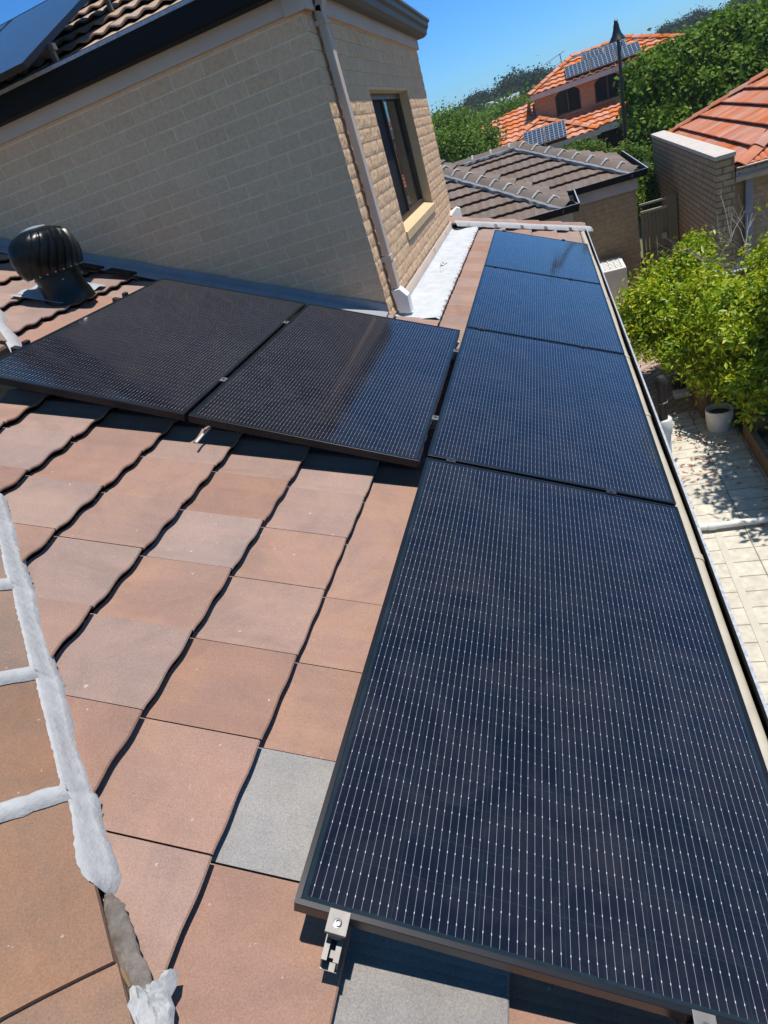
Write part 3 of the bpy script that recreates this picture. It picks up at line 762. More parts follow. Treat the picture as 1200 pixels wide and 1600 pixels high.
# upper roof
UZ = 2.12
me = tiles((0, YW-.1, UZ), (1, 0, 0), (0, -CP, -SP), [[(XW+.14, YW-.1), (XL, YW-.1), (XL, YW+2.1), (-2.65, YW+2.1)]], .33, .30, lambda s: .010*math.cos(4*PI*s)-.005, nose=.012, name='upper_roof', step=.04)
tile_part('upper_roof', me, ['tile_upper', 'back'], HOUSE)
me = tiles((XW+.14, 5, UZ), (0, 1, 0), (CP, 0, -SP), [[(XW+.14, YW-.1), (-2.65, YW+2.1), (XW+.14, YF+.1)]], .33, .30, lambda s: .010*math.cos(4*PI*s)-.005, name='upper_roof', step=.04)
tile_part('upper_roof', me, ['tile_upper', 'back'], HOUSE)
me = tiles((0, YF+.1, UZ), (1, 0, 0), (0, CP, -SP), [[(XW+.14, YF+.1), (XL, YF+.1), (XL, YW+2.1), (-2.65, YW+2.1)]], .33, .30, lambda s: 0, name='upper_roof', nv=2)
tile_part('upper_roof', me, ['tile_upper', 'back'], HOUSE)

# downpipe
dpn = None
mb = MB(); px0, px1 = XW+.025, XW+.075; py0, py1 = YW+.17, YW+.25
mb.box(((px0+px1)/2, (py0+py1)/2, 1.10), (px1-px0, py1-py0, 1.72))
mb.box(((px0+px1)/2+.03, (py0+py1)/2, 2.0), (px1-px0, py1-py0, .17), rot=Matrix.Rotation(R(22), 3, 'Y'))
dpn = build('downpipe', mb, 'cream', HOUSE, bevel=.006)
mb = MB(); mb.span((px0-.02, py0-.006, .44), (px1+.005, py1+.006, .475)); build('pipe_bracket', mb, 'cream', dpn); mb = MB(); mb.span((px0-.02, py0-.006, 1.86), (px1+.005, py1+.006, 1.885)); build('pipe_bracket', mb, 'cream', dpn)
mb = MB(); mb.prism([(px0-.010, .235), (px1+.006, .235), (px1+.055, .17), (px1+.05, .04), (px0+.01, .06)], 1, py0-.010, py1+.010); build('pipe_shoe', mb, 'white', dpn, bevel=.006)

# flashings: lead up the front wall, white membrane along the side
mb = MB()
x = XW-.02; segs = 26
row = []
for i in range(segs+1):
    xx = XW + .004 - i*.15; jog = .010*math.sin(i*1.7)
    row.append([Vector((xx, YW-.016, zt(xx)+.075+jog*.4)), Vector((xx, YW-.020, zt(xx)+.02)), Vector((xx, YW-.10, zt(xx)+.014+jog*.2)), Vector((xx, YW-.155, zt(xx)+.004+jog*.3))])
mb.grid(row); build('step_flashing', mb, 'lead', HOUSE, smooth=True)
mb = MB()                                       # raised flat lead tabs
for xx in (-2.42, -2.66, -2.92): mb.box((xx, YW-.21, zt(xx)+.035), (.20, .10, .012), rot=Matrix.Rotation(PITCH, 3, 'Y'))
build('flashing_tab', mb, 'black_and_shade', HOUSE)
mb = MB(); rows = []
ny = 150
for i in range(ny+1):
    y = YW+.07 + (7.95-YW-.07)*i/ny; row = []
    for j in range(15):
        t = j/14; x = XW+.012 + t*.325
        rip = .0035*math.sin(y*34+t*3)*min(1, t*4) + .004*noise.noise(Vector((x*9, y*7, 3)))
        z = .038 + (zt(-.26)+.014-.038)*t + rip + (.0 if t > .12 else (.12-t)*.2)
        if j == 14: z -= .018
        x2 = x + (.006*noise.noise(Vector((0, y*9, 1))) if j >= 13 else 0)
        row.append((x2, y, z))
    rows.append(row)
mb.grid(rows); build('white_flashing', mb, 'membrane', HOUSE, smooth=True)
mb = MB(); rows = []
for i in range(60):
    y = YW+.31 + (8.12-YW-.31)*i/59; rows.append([(XW+.020, y, .135+.004*noise.noise(Vector((0, y*3, 2)))), (XW+.028, y, .125), (XW+.026, y, .045)])
mb.grid(rows); build('wall_upstand', mb, 'cream', HOUSE, smooth=True)
blob2 = MB(); blob2.box((-.50, 8.02, .19), (.16, .14, .10), rot=Euler((.3, .5, .4)).to_matrix(), taper=.3); build('membrane_fold', blob2, 'white', HOUSE)
for i in range(6):
    mb = MB(); p = Vector((-.40+random.uniform(-.03, .03), 5.55+random.uniform(-.09, .09), zt(-.40)+.026)); mb.tube([p, p+Vector((random.uniform(-.03, .03), random.uniform(-.04, .04), .008))], .003, 5)
    tag(build('twig', mb, 'soil', None, base=p), 'small dark twig in the little heap on the white flashing', 'twig', 'twigs on the white flashing')

# eave gutter
gx0, gx1, gz = .945, 1.029, -.548
sec = [(gx0, gz+.02), (gx0+.004, gz-.075), (gx0+.02, gz-.088), (gx1-.01, gz-.088), (gx1, gz-.075), (gx1, gz)]
mb = MB(); mb.grid([[(x, y, z) for x, z in sec] for y in (-2.4, 0, 2, 4, 6, 8, 9.12)]); gut = build('eave_gutter', mb, 'black_and_shade', HOUSE)  # trough coloured black to stand in for the shade inside it
mb = MB(); mb.prism([(gx1+.001, gz+.004), (gx1+.011, gz+.004), (gx1+.013, gz-.006), (gx1+.005, gz-.015), (gx1+.005, gz-.098), (gx0+.01, gz-.098), (gx0+.01, gz-.092), (gx1-.015, gz-.092), (gx1+.001, gz-.075)], 1, -2.4, 9.13)
build('gutter_face', mb, 'gutter_lip', gut)
mb = MB(); mb.span((gx0, 9.12, gz-.09), (gx1+.012, 9.135, gz+.004)); build('gutter_end', mb, 'gutter_lip', gut)
mb = MB(); wob = lambda y: .004*math.sin(y*1.3)+.002*math.sin(y*4.1)
mb.tube([(.985+wob(y), y, -.594) for y in np.arange(-2.4, 9.05, .25)], .0315, 16)
gl = build('gutter_pipe', mb, 'gutter_in', gut, smooth=True)
for y in (1.62, 2.95, 3.9, 5.4, 7.2):
    mb = MB(); mb.tube([(.985+wob(y), y-.02, -.594), (.985+wob(y), y+.02, -.594)], .0355, 16); build('pipe_collar', mb, 'gutter_in', gl, smooth=True)
# lower walls and eaves
mb = MB(); mb.span((-6.0, -2.0, G), (.62, 8.6, -.64)); build('lower_wall', mb, 'brick_gar', HOUSE)
mb = MB(); mb.span((.625, -2.4, -.70), (.93, 9.1, -.665)); mb.span((.93, -2.4, -.70), (.944, 9.1, -.56)); build('eave_lining', mb, 'cream', HOUSE)

# =================================================================== SOLAR PANELS
def make_panel():
    e = empty('solar_panel', (0, 0, 0))
    hw, hl = PW/2, PL/2; f = .011; mb = MB()
    for (a, b, c, d) in ((-hw, -hl, hw, -hl+f), (-hw, hl-f, hw, hl), (-hw, -hl+f, -hw+f, hl-f), (hw-f, -hl+f, hw, hl-f)):
        mb.span((a, b, 0), (c, d, PT))
    build('frame', mb, 'frame', e, local=True, fix=True, bevel=.0012)
    mb = MB(); mb.face([(-hw+f, -hl+f, PT-.002), (hw-f, -hl+f, PT-.002), (hw-f, hl-f, PT-.002), (-hw+f, hl-f, PT-.002)]); build('glass', mb, 'cells', e, local=True, fix=False)
    mb = MB(); mb.face([(-hw+f, -hl+f, PT-.008), (-hw+f, hl-f, PT-.008), (hw-f, hl-f, PT-.008), (hw-f, -hl+f, PT-.008)]); mb.box((0, 0, PT-.02), (.9, .06, .018)); build('backsheet', mb, 'back', e, local=True, fix=False)
    return e
proto = make_panel()
spots = [(.52, .878, 0, 'nearest black solar panel, held by the open end clamp at its lower left corner'),
         (.52, .878+1.776, 0, 'black solar panel second from the near end of the row beside the gutter'),
         (.52, .878+1.776*2, 0, 'blue reflecting solar panel third from the near end of the row beside the gutter'),
         (.52, .878+1.776*3, 0, 'farthest solar panel of the gutter row, plain blue with sky reflection'),
         (-.0305-.52, 1.731+.878, -.011, 'black solar panel half in blue reflection, next to the downpipe foot'),
         (-.0305-1.56-.02, 1.731+.878, -.011, 'leftmost black solar panel on the lower roof, beside the turbine vent')]
for i, (u, v, h, lab) in enumerate(spots):
    o = proto if i == 0 else copy_tree(proto)
    o.location = P(u, v, h-PT); o.rotation_euler = (0, PITCH, 0)
    tag(o, lab, 'solar panel', 'solar panels on the lower roof')
    WM[o.name] = Matrix.Translation(o.location) @ Euler(o.rotation_euler).to_matrix().to_4x4()
cU = UZ - TP*(YW-.1) + .17/CP
cor = at(35, 98, (0, -TP, 1), cU)
for i, lab in enumerate(('black framed solar panel on the upper roof, its lower right corner above the black gutter', 'second solar panel of the upper roof at the top left corner of the photo')):
    o = copy_tree(proto); c = cor + Vector((-.52-i*1.06, 0, 0)) + Vector((0, CP, SP))*.878 - Vector((0, -SP, CP))*PT
    o.location = c; o.rotation_euler = (PITCH, 0, 0); tag(o, lab, 'solar panel', 'solar panels on the upper roof')
mb = MB()
for xx, yy in ((cor.x-.25, cor.y+.35), (cor.x-.25, cor.y+1.3)):
    mb.span((cor.x-2.0, yy-.02, cU+TP*yy-.075), (cor.x+.03, yy+.02, cU+TP*yy-.04))
    for q in (.0, .9): mb.span((cor.x-.02-q, yy-.015, cU+TP*yy-.19), (cor.x+.01-q, yy+.015, cU+TP*yy-.075))
tag(build('mounting_rail', mb, 'alu', None, base=(cor.x, cor.y, cor.z-.2)), 'pair of aluminium rails under the upper roof panels', 'rail')

# rails of the lower roof with their clamps
def rail_frame(u, v, h): return (P(u, v, h), (0, PITCH, 0))
def clamp(parent, u, v, h, along, kind):
    """along='v' -> the gap runs across the rail that runs along v"""
    mb = MB(); Lh, Wd = (.021, .030) if kind == 'mid' else (.0205, .026)
    T = lambda x, y, z: P(u+x, v+y, h+z)
    def bx(x0, y0, z0, x1, y1, z1, b):
        c = [(x0, y0, z0), (x1, y0, z0), (x1, y1, z0), (x0, y1, z0), (x0, y0, z1), (x1, y0, z1), (x1, y1, z1), (x0, y1, z1)]
        q = [T(*p) for p in c]
        for f_ in ((3, 2, 1, 0), (4, 5, 6, 7), (0, 1, 5, 4), (1, 2, 6, 5), (2, 3, 7, 6), (3, 0, 4, 7)): b.face([q[i] for i in f_])
    if along == 'v': bx(-Lh, -Wd/2*1.0, .001, Lh, Wd/2, .0045, mb); bx(-Lh*.8, -.008, -.05, Lh*.8, .008, .001, mb)
    else: bx(-Wd/2, -Lh, .001, Wd/2, Lh, .0045, mb); bx(-.008, -Lh*.8, -.05, .008, Lh*.8, .001, mb)
    o = build('clamp', mb, 'alu' if kind != 'dark' else 'alu_dark', parent, bevel=.0008)
    b2 = MB(); rr = [[T(.006*math.cos(a*PI/3), .006*math.sin(a*PI/3), z) for a in range(6)] for z in (.0045, .010)]
    b2.grid(rr, closed=True); b2.face(rr[1]); build('bolt', b2, 'bolt', o)
    return o
def box_uvh(mb, a, b, mi=0):
    c = [(a[0], a[1], a[2]), (b[0], a[1], a[2]), (b[0], b[1], a[2]), (a[0], b[1], a[2]), (a[0], a[1], b[2]), (b[0], a[1], b[2]), (b[0], b[1], b[2]), (a[0], b[1], b[2])]
    q = [P(*p) for p in c]
    for f_ in ((3, 2, 1, 0), (4, 5, 6, 7), (0, 1, 5, 4), (1, 2, 6, 5), (2, 3, 7, 6), (3, 0, 4, 7)): mb.face([q[i] for i in f_], mi)
for u, lab in ((.09, 'long aluminium rail under the left side of the gutter row, ending at the near clamp'), (.762, 'long aluminium rail under the right side of the gutter row of panels')):
    e = empty('mounting_rail', P(u, -.05, -.10), lab, 'rail', 'rails under the lower roof panels')
    mb = MB(); z0, z1 = -.078, -.037          # hollow channel
    w_ = .0165; t = .003
    for a, b in (((-w_, -.066, z0), (w_, 7.1, z0+t)), ((-w_, -.062, z0+t), (-w_+t, 7.1, z1)), ((w_-t, -.062, z0+t), (w_, 7.1, z1)), ((-w_+t, -.062, z1-t), (-.006, 7.1, z1)), ((.006, -.062, z1-t), (w_-t, 7.1, z1)), ((-w_+t, -.050, -.061), (w_-t, 7.09, -.058))):
        box_uvh(mb, (u+a[0], a[1], a[2]), (u+b[0], b[1], b[2]))
    build('channel', mb, 'alu', e)
    # the end clamp block with its lip
    mb = MB(); box_uvh(mb, (u-.0205, -.032, .001), (u+.0205, .009, .0045)); box_uvh(mb, (u-.019, -.032, -.005), (u+.019, -.0285, .001)); box_uvh(mb, (u-.013, -.0275, -.036), (u+.013, -.004, .0008))
    o = build('end_clamp', mb, 'alu', e, bevel=.0008)
    b2 = MB(); T = Matrix.Translation(P(u, -.014, .0045)) @ Euler((0, PITCH, 0)).to_matrix().to_4x4()
    b2.lathe((0, 0, 0), [(.0085, 0), (.0085, .001), (.0062, .0015), (.0062, .006), (.0035, .0062), (.0033, .002)], 18, T=T); build('bolt', b2, 'bolt', o)
    for vv in (1.766, 3.542, 5.318): clamp(e, u+.012, vv, 0, 'v', 'dark')
    clamp(e, u+.012, 7.094, 0, 'v', 'dark')
    for vv in (.25, 1.45, 2.7, 3.9, 5.1, 6.3):
        mb = MB(); box_uvh(mb, (u-.03, vv-.015, -.145), (u+.02, vv+.015, -.079)); build('roof_hook', mb, 'alu', e)
# rail stub below the near clamp, standing proud with its open end
for v_, lab in ((2.131, 'aluminium rail running up the slope under the near side of the two left panels'), (3.06, 'aluminium rail running up the slope under the far side of the two left panels')):
    e = empty('mounting_rail', P(-1.1, v_, -.12), lab, 'rail', 'rails under the lower roof panels')
    mb = MB(); box_uvh(mb, (-2.24, v_-.018, -.087), (.0, v_+.018, -.049)); build('channel', mb, 'alu_dark', e)
    for u in (-.016, -1.081): clamp(e, u, v_, -.011 if u < -.5 else 0, 'u', 'mid')
    mb = MB(); box_uvh(mb, (-2.165, v_-.02, -.05), (-2.145, v_+.02, -.004)); box_uvh(mb, (-2.18, v_-.02, -.05), (-2.165, v_+.02, -.044)); build('end_clamp', mb, 'alu_dark', e)
    for u in (-2.0, -1.4, -.7, -.2):
        mb = MB(); box_uvh(mb, (u-.02, v_-.02, -.145), (u+.02, v_+.02, -.088)); build('roof_hook', mb, 'alu_dark', e)
mb = MB(); mb.tube([P(-.03, 3.5, -.10), P(-.045, 3.3, -.095), P(-.03, 3.12, -.09)], .009, 8)
tag(build('conduit', mb, 'pvc', None, base=P(-.03, 3.3, -.12), smooth=True), 'short pale conduit in the gap between the panels', 'conduit')
mb = MB(); mb.tube([on(306, 692, .03), on(318, 678, .04), on(328, 668, .05)], .006, 8)
tag(build('cable', mb, 'pvc', None, base=on(315, 680), smooth=True), 'pale cable end poking out of the shadow under the left panels', 'cable')

# =================================================================== TURBINE VENT
vc = Vector((-2.45, 3.13, zt(-2.45)))
V = empty('turbine_vent', vc, 'black painted whirlybird roof vent with ribbed round head at the left', 'roof vent')
mb = MB(); rows = []
for i in range(13):
    u_ = -2.92 + .375*i/12
    rows.append([P(u_, 2.95 + .50*j/16, -.128 + .006 + .006*math.cos(4*PI*j*.52/16/.2935) + .012*(i/12)) for j in range(17)])
mb.grid(rows); build('base_sheet', mb, 'galv', V, smooth=True)
mb = MB(); mb.lathe(vc, [(.165, -.03), (.155, .03), (.142, .06), (.140, .10), (.140, .15), (.147, .152), (.147, .16), (.14, .162), (.14, .18)], 32); build('throat', mb, 'vent', V, smooth=True)
mb = MB(); rows = []; nseg = 22; sub = 6
hp = [(.150, .175), (.18, .17), (.198, .19), (.212, .235), (.215, .285), (.208, .335), (.19, .375), (.155, .407), (.10, .426), (.06, .431)]
for r_, z in hp:
    row = []
    tw = (z-.23)*2.6
    for k in range(nseg*sub):
        a = 2*PI*k/(nseg*sub); saw = ((k % sub)/(sub-1)); dd = 1-.075*saw**1.5 if .18 < z < .42 else 1-.01*saw
        row.append(vc + Vector((r_*dd*math.cos(a+tw), r_*dd*math.sin(a+tw), z)))
    rows.append(row)
mb.grid(rows, closed=True); build('turbine_head', mb, 'vent', V, smooth=True)
mb = MB(); mb.lathe(vc, [(.065, .429), (.08, .432), (.078, .440), (.03, .446), (.0, .446)], 24); build('top_cap', mb, 'galv', V, smooth=True)
mb = MB()
for k in range(22):
    a = 2*PI*k/22; mb.box(vc+Vector((.181*math.cos(a), .181*math.sin(a), .173)), (.008, .008, .008), rot=Matrix.Rotation(a, 3, 'Z'))
for k in range(6):
    a = 2*PI*k/6+.3; mb.box(vc+Vector((.158*math.cos(a), .158*math.sin(a), .12)), (.007, .007, .007))
build('rivets', mb, 'vent_speck', V)

# =================================================================== GROUND AND YARD
mb = MB(); nG = 60
def gh(x, y):
    d = math.hypot(x, y); t = min(1, max(0, (d-70)/120)); t = t*t*(3-2*t)
    return G + t*(2.2 + 2.5*noise.noise(Vector((x*.012, y*.012, 2))) + max(0, x*.02))
rows = []
gr = [-900, -500, -250, -120, -60, -30, -10, 0, 10, 20, 30, 45, 60, 75, 90, 105, 120, 135, 150, 170, 190, 220, 260, 320, 500, 900]
for x in gr: rows.append([(x, y, gh(x, y)) for y in gr])
mb.grid(rows); tag(build('ground', mb, 'grass', smooth=True), kind='structure')
mb = MB(); mb.face([(.6, -6, G+.004), (2.42, -6, G+.004), (2.42, 7.6, G+.004), (.6, 7.6, G+.004)]); tag(build('paved_path', mb, 'pavers', fix=False), kind='structure')
mb = MB(); mb.face([(1.72, -6, G+.008), (1.78, -6, G+.008), (1.78, 4.85, G+.008), (1.72, 4.85, G+.008)]); tag(build('paving_strip', mb, 'paver_plain', fix=False), kind='structure')
mb = MB(); mb.face([(.6, 7.6, G+.004), (2.9, 7.6, G+.004), (2.9, 13.2, G+.004), (.6, 13.2, G+.004)]); tag(build('paved_path', mb, 'pavers_pink', fix=False), kind='structure')
mb = MB(); mb.face([(2.9, 7.6, G+.003), (9, 7.6, G+.003), (9, 9.9, G+.003), (2.9, 9.9, G+.003)]); tag(build('patio', mb, 'pavers_pink', fix=False), kind='structure')
mb = MB(); mb.face([(2.9, -6, G+.05), (9, -6, G+.05), (9, 7.6, G+.05), (2.9, 7.6, G+.05)]); mb.span((2.49, -6, G-.05), (2.9, 7.6, G+.16)); tag(build('garden_soil', mb, 'soil'), kind='structure')
mb = MB()
for y0_ in (-6, -3.6, -1.2, 1.2, 3.6, 5.2): mb.span((2.42, y0_+.004, G), (2.49, min(y0_+2.4, 6.6)-.004 if y0_ < 5 else 6.75, G+.22))
E_ = empty('garden_edging', (2.45, 0, G), 'low timber sleeper edging of the garden bed along the pale paving', 'edging')
for q, (a, b) in enumerate(((-6, -3.6), (-3.6, -1.2), (-1.2, 1.2), (1.2, 3.6), (3.6, 6.0), (6.0, 6.7))):
    mb = MB(); mb.span((2.42, a+.003, G), (2.49, b-.003, G+.21)); build('sleeper', mb, 'timber', E_, bevel=.005)
# ribbed brown planter walls behind the white pot
def ribbed(name, x0, y0, x1, y1, h, label):
    e = empty(name, ((x0+x1)/2, (y0+y1)/2, G), label, 'planter', 'brown ribbed planters'); mb = MB()
    for (a, b) in (((x0, y0), (x1, y0)), ((x1, y0), (x1, y1)), ((x1, y1), (x0, y1)), ((x0, y1), (x0, y0))):
        a, b = Vector((*a, G)), Vector((*b, G)); L = (b-a).length; n_ = max(3, int(L/.06))
        for i in range(n_):
            c = a.lerp(b, (i+.5)/n_); d = (b-a).normalized(); mb.box(c+Vector((0, 0, h/2)), (L/n_*.86 if abs(d.x) > .5 else .03, L/n_*.86 if abs(d.y) > .5 else .03, h))
    build('wall', mb, 'timber', e)
    mb = MB(); mb.face([(x0+.02, y0+.02, G+h-.06), (x1-.02, y0+.02, G+h-.06), (x1-.02, y1-.02, G+h-.06), (x0+.02, y1-.02, G+h-.06)]); build('soil', mb, 'soil', e, fix=False)
ribbed('planter', 2.12, 7.35, 2.75, 8.3, .5, 'tall brown ribbed planter behind the white pot, under the citrus leaves')
ribbed('planter', 2.20, 8.45, 2.9, 9.6, .45, 'farther brown ribbed planter, nearer the olive gate')
mb = MB(); mb.span((1.93, 8.33, G+.01), (2.17, 8.55, G+.16)); tag(build('planter_box', mb, 'plastic_dark', None, base=(2.05, 8.4, G), bevel=.02), 'small dark trough on the paving beyond the black vent pipe', 'trough')
mb = MB(); mb.span((1.90, 8.02, G+.01), (2.10, 8.16, G+.09)); tag(build('paver_block', mb, 'pvc', None, base=(2.0, 8.1, G), bevel=.008), 'white block on the paving in front of the dark trough', 'block')
def pot(c, r, h, m_, label, thick=.015, grp=None):
    e = empty('flower_pot', c, label, 'pot', grp); mb = MB()
    mb.lathe(c, [(r*.86, .0), (r*.96, h*.5), (r, h), (r-thick, h), (r*.85, h*.75), (.001, h*.74)], 32, capend=False); mb.lathe(c, [(.001, .002), (r*.86, .0)], 32, capend=False)
    build('pot_wall', mb, m_, e, smooth=True)
    mb = MB(); mb.lathe(Vector(c)+Vector((0, 0, h*.76)), [(.001, .01), (r*.6, .012), (r*.86, 0)], 20, capend=False); build('soil', mb, 'soil', e, smooth=True)
    return e
pot((2.24, 7.02, G), .155, .27, 'pvc', 'round white pot standing on the shaded paving below the citrus')
pot((2.62, 6.5, G+.16), .16, .26, 'plastic_dark', 'dark round pot among the leaves at the right edge of the photo')
mb = MB(); mb.tube([(1.05, 4.93, G+.06), (1.7, 4.92, G+.06), (2.1, 4.93, G+.06), (2.41, 4.95, G+.07)], .034, 12); mb.tube([(1.68, 4.92, G+.06), (1.75, 4.92, G+.06)], .04, 12)
tag(build('drain_pipe', mb, 'pvc', None, base=(1.8, 4.93, G), smooth=True), 'pale pipe lying across the cream pavers where the leaf shade ends', 'pipe')
# leaf litter
mb = MB()
for i in range(260):
    x, y = random.uniform(1.2, 2.42), random.gauss(6.6, .9); 
    if not 4.9 < y < 8.5: continue
    a = random.uniform(0, PI*2); s_ = random.uniform(.02, .045); c = Vector((x, y, G+.010+random.random()*.004)); d = Vector((math.cos(a), math.sin(a), .1))*s_; e = Vector((-math.sin(a), math.cos(a), .15))*s_*.4
    mb.face([c-d, c+e, c+d, c-e], 0)
tag(build('fallen_leaves', mb, 'terra', fix=False), 'brown fallen leaves scattered on the shaded pavers', 'leaves', kind='stuff')
# vent pipe beside the gutter
b0 = Vector((1.40, 5.42, G)); e = empty('vent_pipe', b0, 'black capped vent pipe in a white plastic socket, rising beside the eave gutter', 'pipe')
zz = -1.42-G-.305
mb = MB(); mb.lathe(b0, [(.062, 0), (.062, zz-.36), (.062, zz-.35), (.078, zz-.30), (.082, zz-.16), (.074, zz-.15), (.05, zz-.15)], 24); build('socket', mb, 'pvc', e, smooth=True)
mb = MB(); mb.lathe(b0, [(.045, zz-.2), (.045, zz+.02), (.047, zz+.02), (.047, zz+.04), (.045, zz+.04), (.045, zz+.19), (.055, zz+.195), (.057, zz+.24), (.05, zz+.275), (.03, zz+.30), (.0, zz+.305)], 24); build('cowl', mb, 'plastic_dark', e, smooth=True)
mb = MB(); mb.lathe(b0, [(.047, zz+.022), (.052, zz+.024), (.052, zz+.036), (.047, zz+.038)], 24, capend=False); build('clip_band', mb, 'alu', e)

# AC condenser
ac = (1.36, 11.85, G); e = empty('air_conditioner', (1.58, 12.3, G), 'white outdoor air conditioner unit with ribbed grille, by the cream garage wall', 'air conditioner')
ax0, ax1, ay0, ay1, az0, az1 = 1.36, 1.78, 11.85, 12.75, -2.70, -1.95
mb = MB(); mb.span((ax0, ay0, az0), (ax1, ay1, az1)); build('casing', mb, 'white', e, bevel=.02)
mb = MB()
for i in range(7): mb.span((ax0+.05, ay0+.08+i*.11, az1+.002), (ax1-.06, ay0+.095+i*.11, az1+.010))
for i in range(4): mb.span((ax0+.05+i*.1, ay0+.06, az1+.010), (ax0+.062+i*.1, ay1-.10, az1+.018))
build('grille', mb, 'pvc', e)
mb = MB(); T = Matrix.Translation((ax1+.012, ay0+.45, -2.33)) @ Matrix.Rotation(PI/2, 4, 'Y')
for r_ in (.06, .12, .18, .24, .29): mb.lathe((0, 0, 0), [(r_, -.004), (r_+.008, 0), (r_, .006)], 28, T=T, capend=False)
build('fan_guard', mb, 'alu_dark', e)
for yy in (ay0+.1, ay1-.15):
    mb = MB(); mb.span((ax0, yy, G), (ax1, yy+.06, az0)); build('foot', mb, 'plastic_dark', e)

# gate
e = empty('side_gate', (2.55, 12.9, G), 'olive green metal side gate with pale top rails, between garage and brick wall', 'gate')
mb = MB(); n_ = 7
x0, x1 = 2.20, 2.66
for i in range(n_):
    a = x0 + (x1-x0)*i/n_; mb.span((a+.004, 12.9, G+.08), (a+(x1-x0)/n_-.004, 12.92+.006*(i % 2), -1.30))
build('sheet', mb, 'gate', e)
for z_ in (-1.30, -2.05, -2.8):
    mb = MB(); mb.span((x0, 12.86, z_-.02), (x1, 12.9, z_+.02)); build('rail', mb, 'gate_rail' if z_ > -1.5 else 'gate', e)
mb = MB(); mb.span((x0, 12.98, -1.20), (x1, 13.02, -1.165)); build('rail', mb, 'gate_rail', e)
mb = MB(); mb.span((x1, 12.82, G), (x1+.16, 12.96, -1.12)); build('post', mb, 'gate', e)
mb = MB(); mb.span((x1-.12, 12.83, -1.85), (x1-.03, 12.86, -1.75)); build('latch', mb, 'gate_rail', e)

# parapet wall in tan brick with white coping
e = empty('boundary_wall', (2.97, 12.6, G), 'tall tan brick side wall with white coping in front of the orange roof', 'wall')
mb = MB(); mb.span((2.85, 9.88, G), (3.08, 15.6, -.35)); build('brickwork', mb, 'brick_par', e)
mb = MB(); mb.span((2.83, 9.86, -.35), (3.095, 15.62, -.295)); build('coping', mb, 'fascia_far', e, bevel=.006)

# =================================================================== ORANGE ROOFED NEIGHBOUR ON THE RIGHT
e = empty('neighbour_house', (7, 13, G), 'single storey house with ribbed orange tile roof behind the tan brick wall', 'house')
mb = MB(); mb.face([(3.09, 10.3, G), (12, 10.3, G), (12, 10.3, -.62), (3.09, 10.3, -.62)]); mb.face([(3.09, 10.3, G), (3.09, 16, G), (3.09, 16, -.62), (3.09, 10.3, -.62)]); mb.face([(12, 10.3, G), (12, 16, G), (12, 16, -.62), (12, 10.3, -.62)]); mb.face([(3.09, 16, G), (12, 16, G), (12, 16, -.62), (3.09, 16, -.62)])
build('wall', mb, 'brick_gar', e)
mb = MB(); mb.span((3.10, 9.92, -.70), (12.4, 9.95, -.55)); mb.span((3.10, 9.95, -.70), (12.4, 10.29, -.68)); build('fascia', mb, 'fascia_far', e)
mb = MB(); mb.prism([(9.915, -.62), (9.915, -.50), (9.80, -.50), (9.805, -.515), (9.89, -.53), (9.89, -.60), (9.80, -.62)], 0, 3.10, 12.4); build('gutter', mb, 'cream', e)
mb = MB(); mb.span((3.30, 10.22, G), (3.40, 10.29, -.70)); build('downpipe', mb, 'win_frame_blue', e, bevel=.01)
W_ = link('window', None, e); mb = MB()
for a, b, c, d in ((3.95, 5.4, -1.15, -1.08), (3.95, 5.4, -2.35, -2.28), (3.95, 4.02, -2.28, -1.15), (5.33, 5.4, -2.28, -1.15), (4.63, 4.70, -2.28, -1.15)): mb.span((a, 10.24, c), (b, 10.31, d))
build('window_frame', mb, 'win_frame_blue', W_); mb = MB(); mb.face([(3.98, 10.285, -2.32), (5.37, 10.285, -2.32), (5.37, 10.285, -1.1), (3.98, 10.285, -1.1)]); build('pane', mb, 'glass', W_, fix=False)
prof_rib = lambda s: .016*abs(math.sin(3*PI*s))**.7
rx, ry, rz = 3.09, 9.86, -.50
me = tiles((rx, ry, rz), (0, 1, 0), (-CP, 0, -SP), [[(rx, ry), (rx, ry+6.4), (rx+3.2, ry+3.2)]], .36, .24, prof_rib, step=.055, nose=.02, nv=24, under=.08, gap=.001, name='roof')
tile_part('roof_tiles', me, ['terra', 'back'], e)
me = tiles((rx, ry, rz), (1, 0, 0), (0, -CP, -SP), [[(rx, ry), (rx+3.2, ry+3.2), (12.4, ry+3.2), (12.4, ry)]], .36, .24, prof_rib, step=.055, nose=.02, nv=24, under=.08, gap=.001, name='roof')
tile_part('roof_tiles', me, ['terra', 'back'], e)
mb = MB(); mb.face([(rx, ry+6.4, rz), (12.4, ry+6.4, rz), (12.4, ry+3.2, rz+3.2*TP), (rx+3.2, ry+3.2, rz+3.2*TP)]); build('roof_slope', mb, 'terra', e, fix=False)
caps(e, (rx+.02, ry+.02, rz+.045), (rx+3.2, ry+3.2, rz+3.2*TP+.045), .42, .115, .07, 'terra', 'ridge_cap', lift=.03)
caps(e, (rx+.02, ry+6.4, rz+.045), (rx+3.2, ry+3.2, rz+3.2*TP+.045), .42, .115, .07, 'terra', 'ridge_cap', lift=.03)
caps(e, (rx+3.2, ry+3.2, rz+3.2*TP+.045), (12.4, ry+3.2, rz+3.2*TP+.045), .42, .115, .07, 'terra', 'ridge_cap', lift=.02)

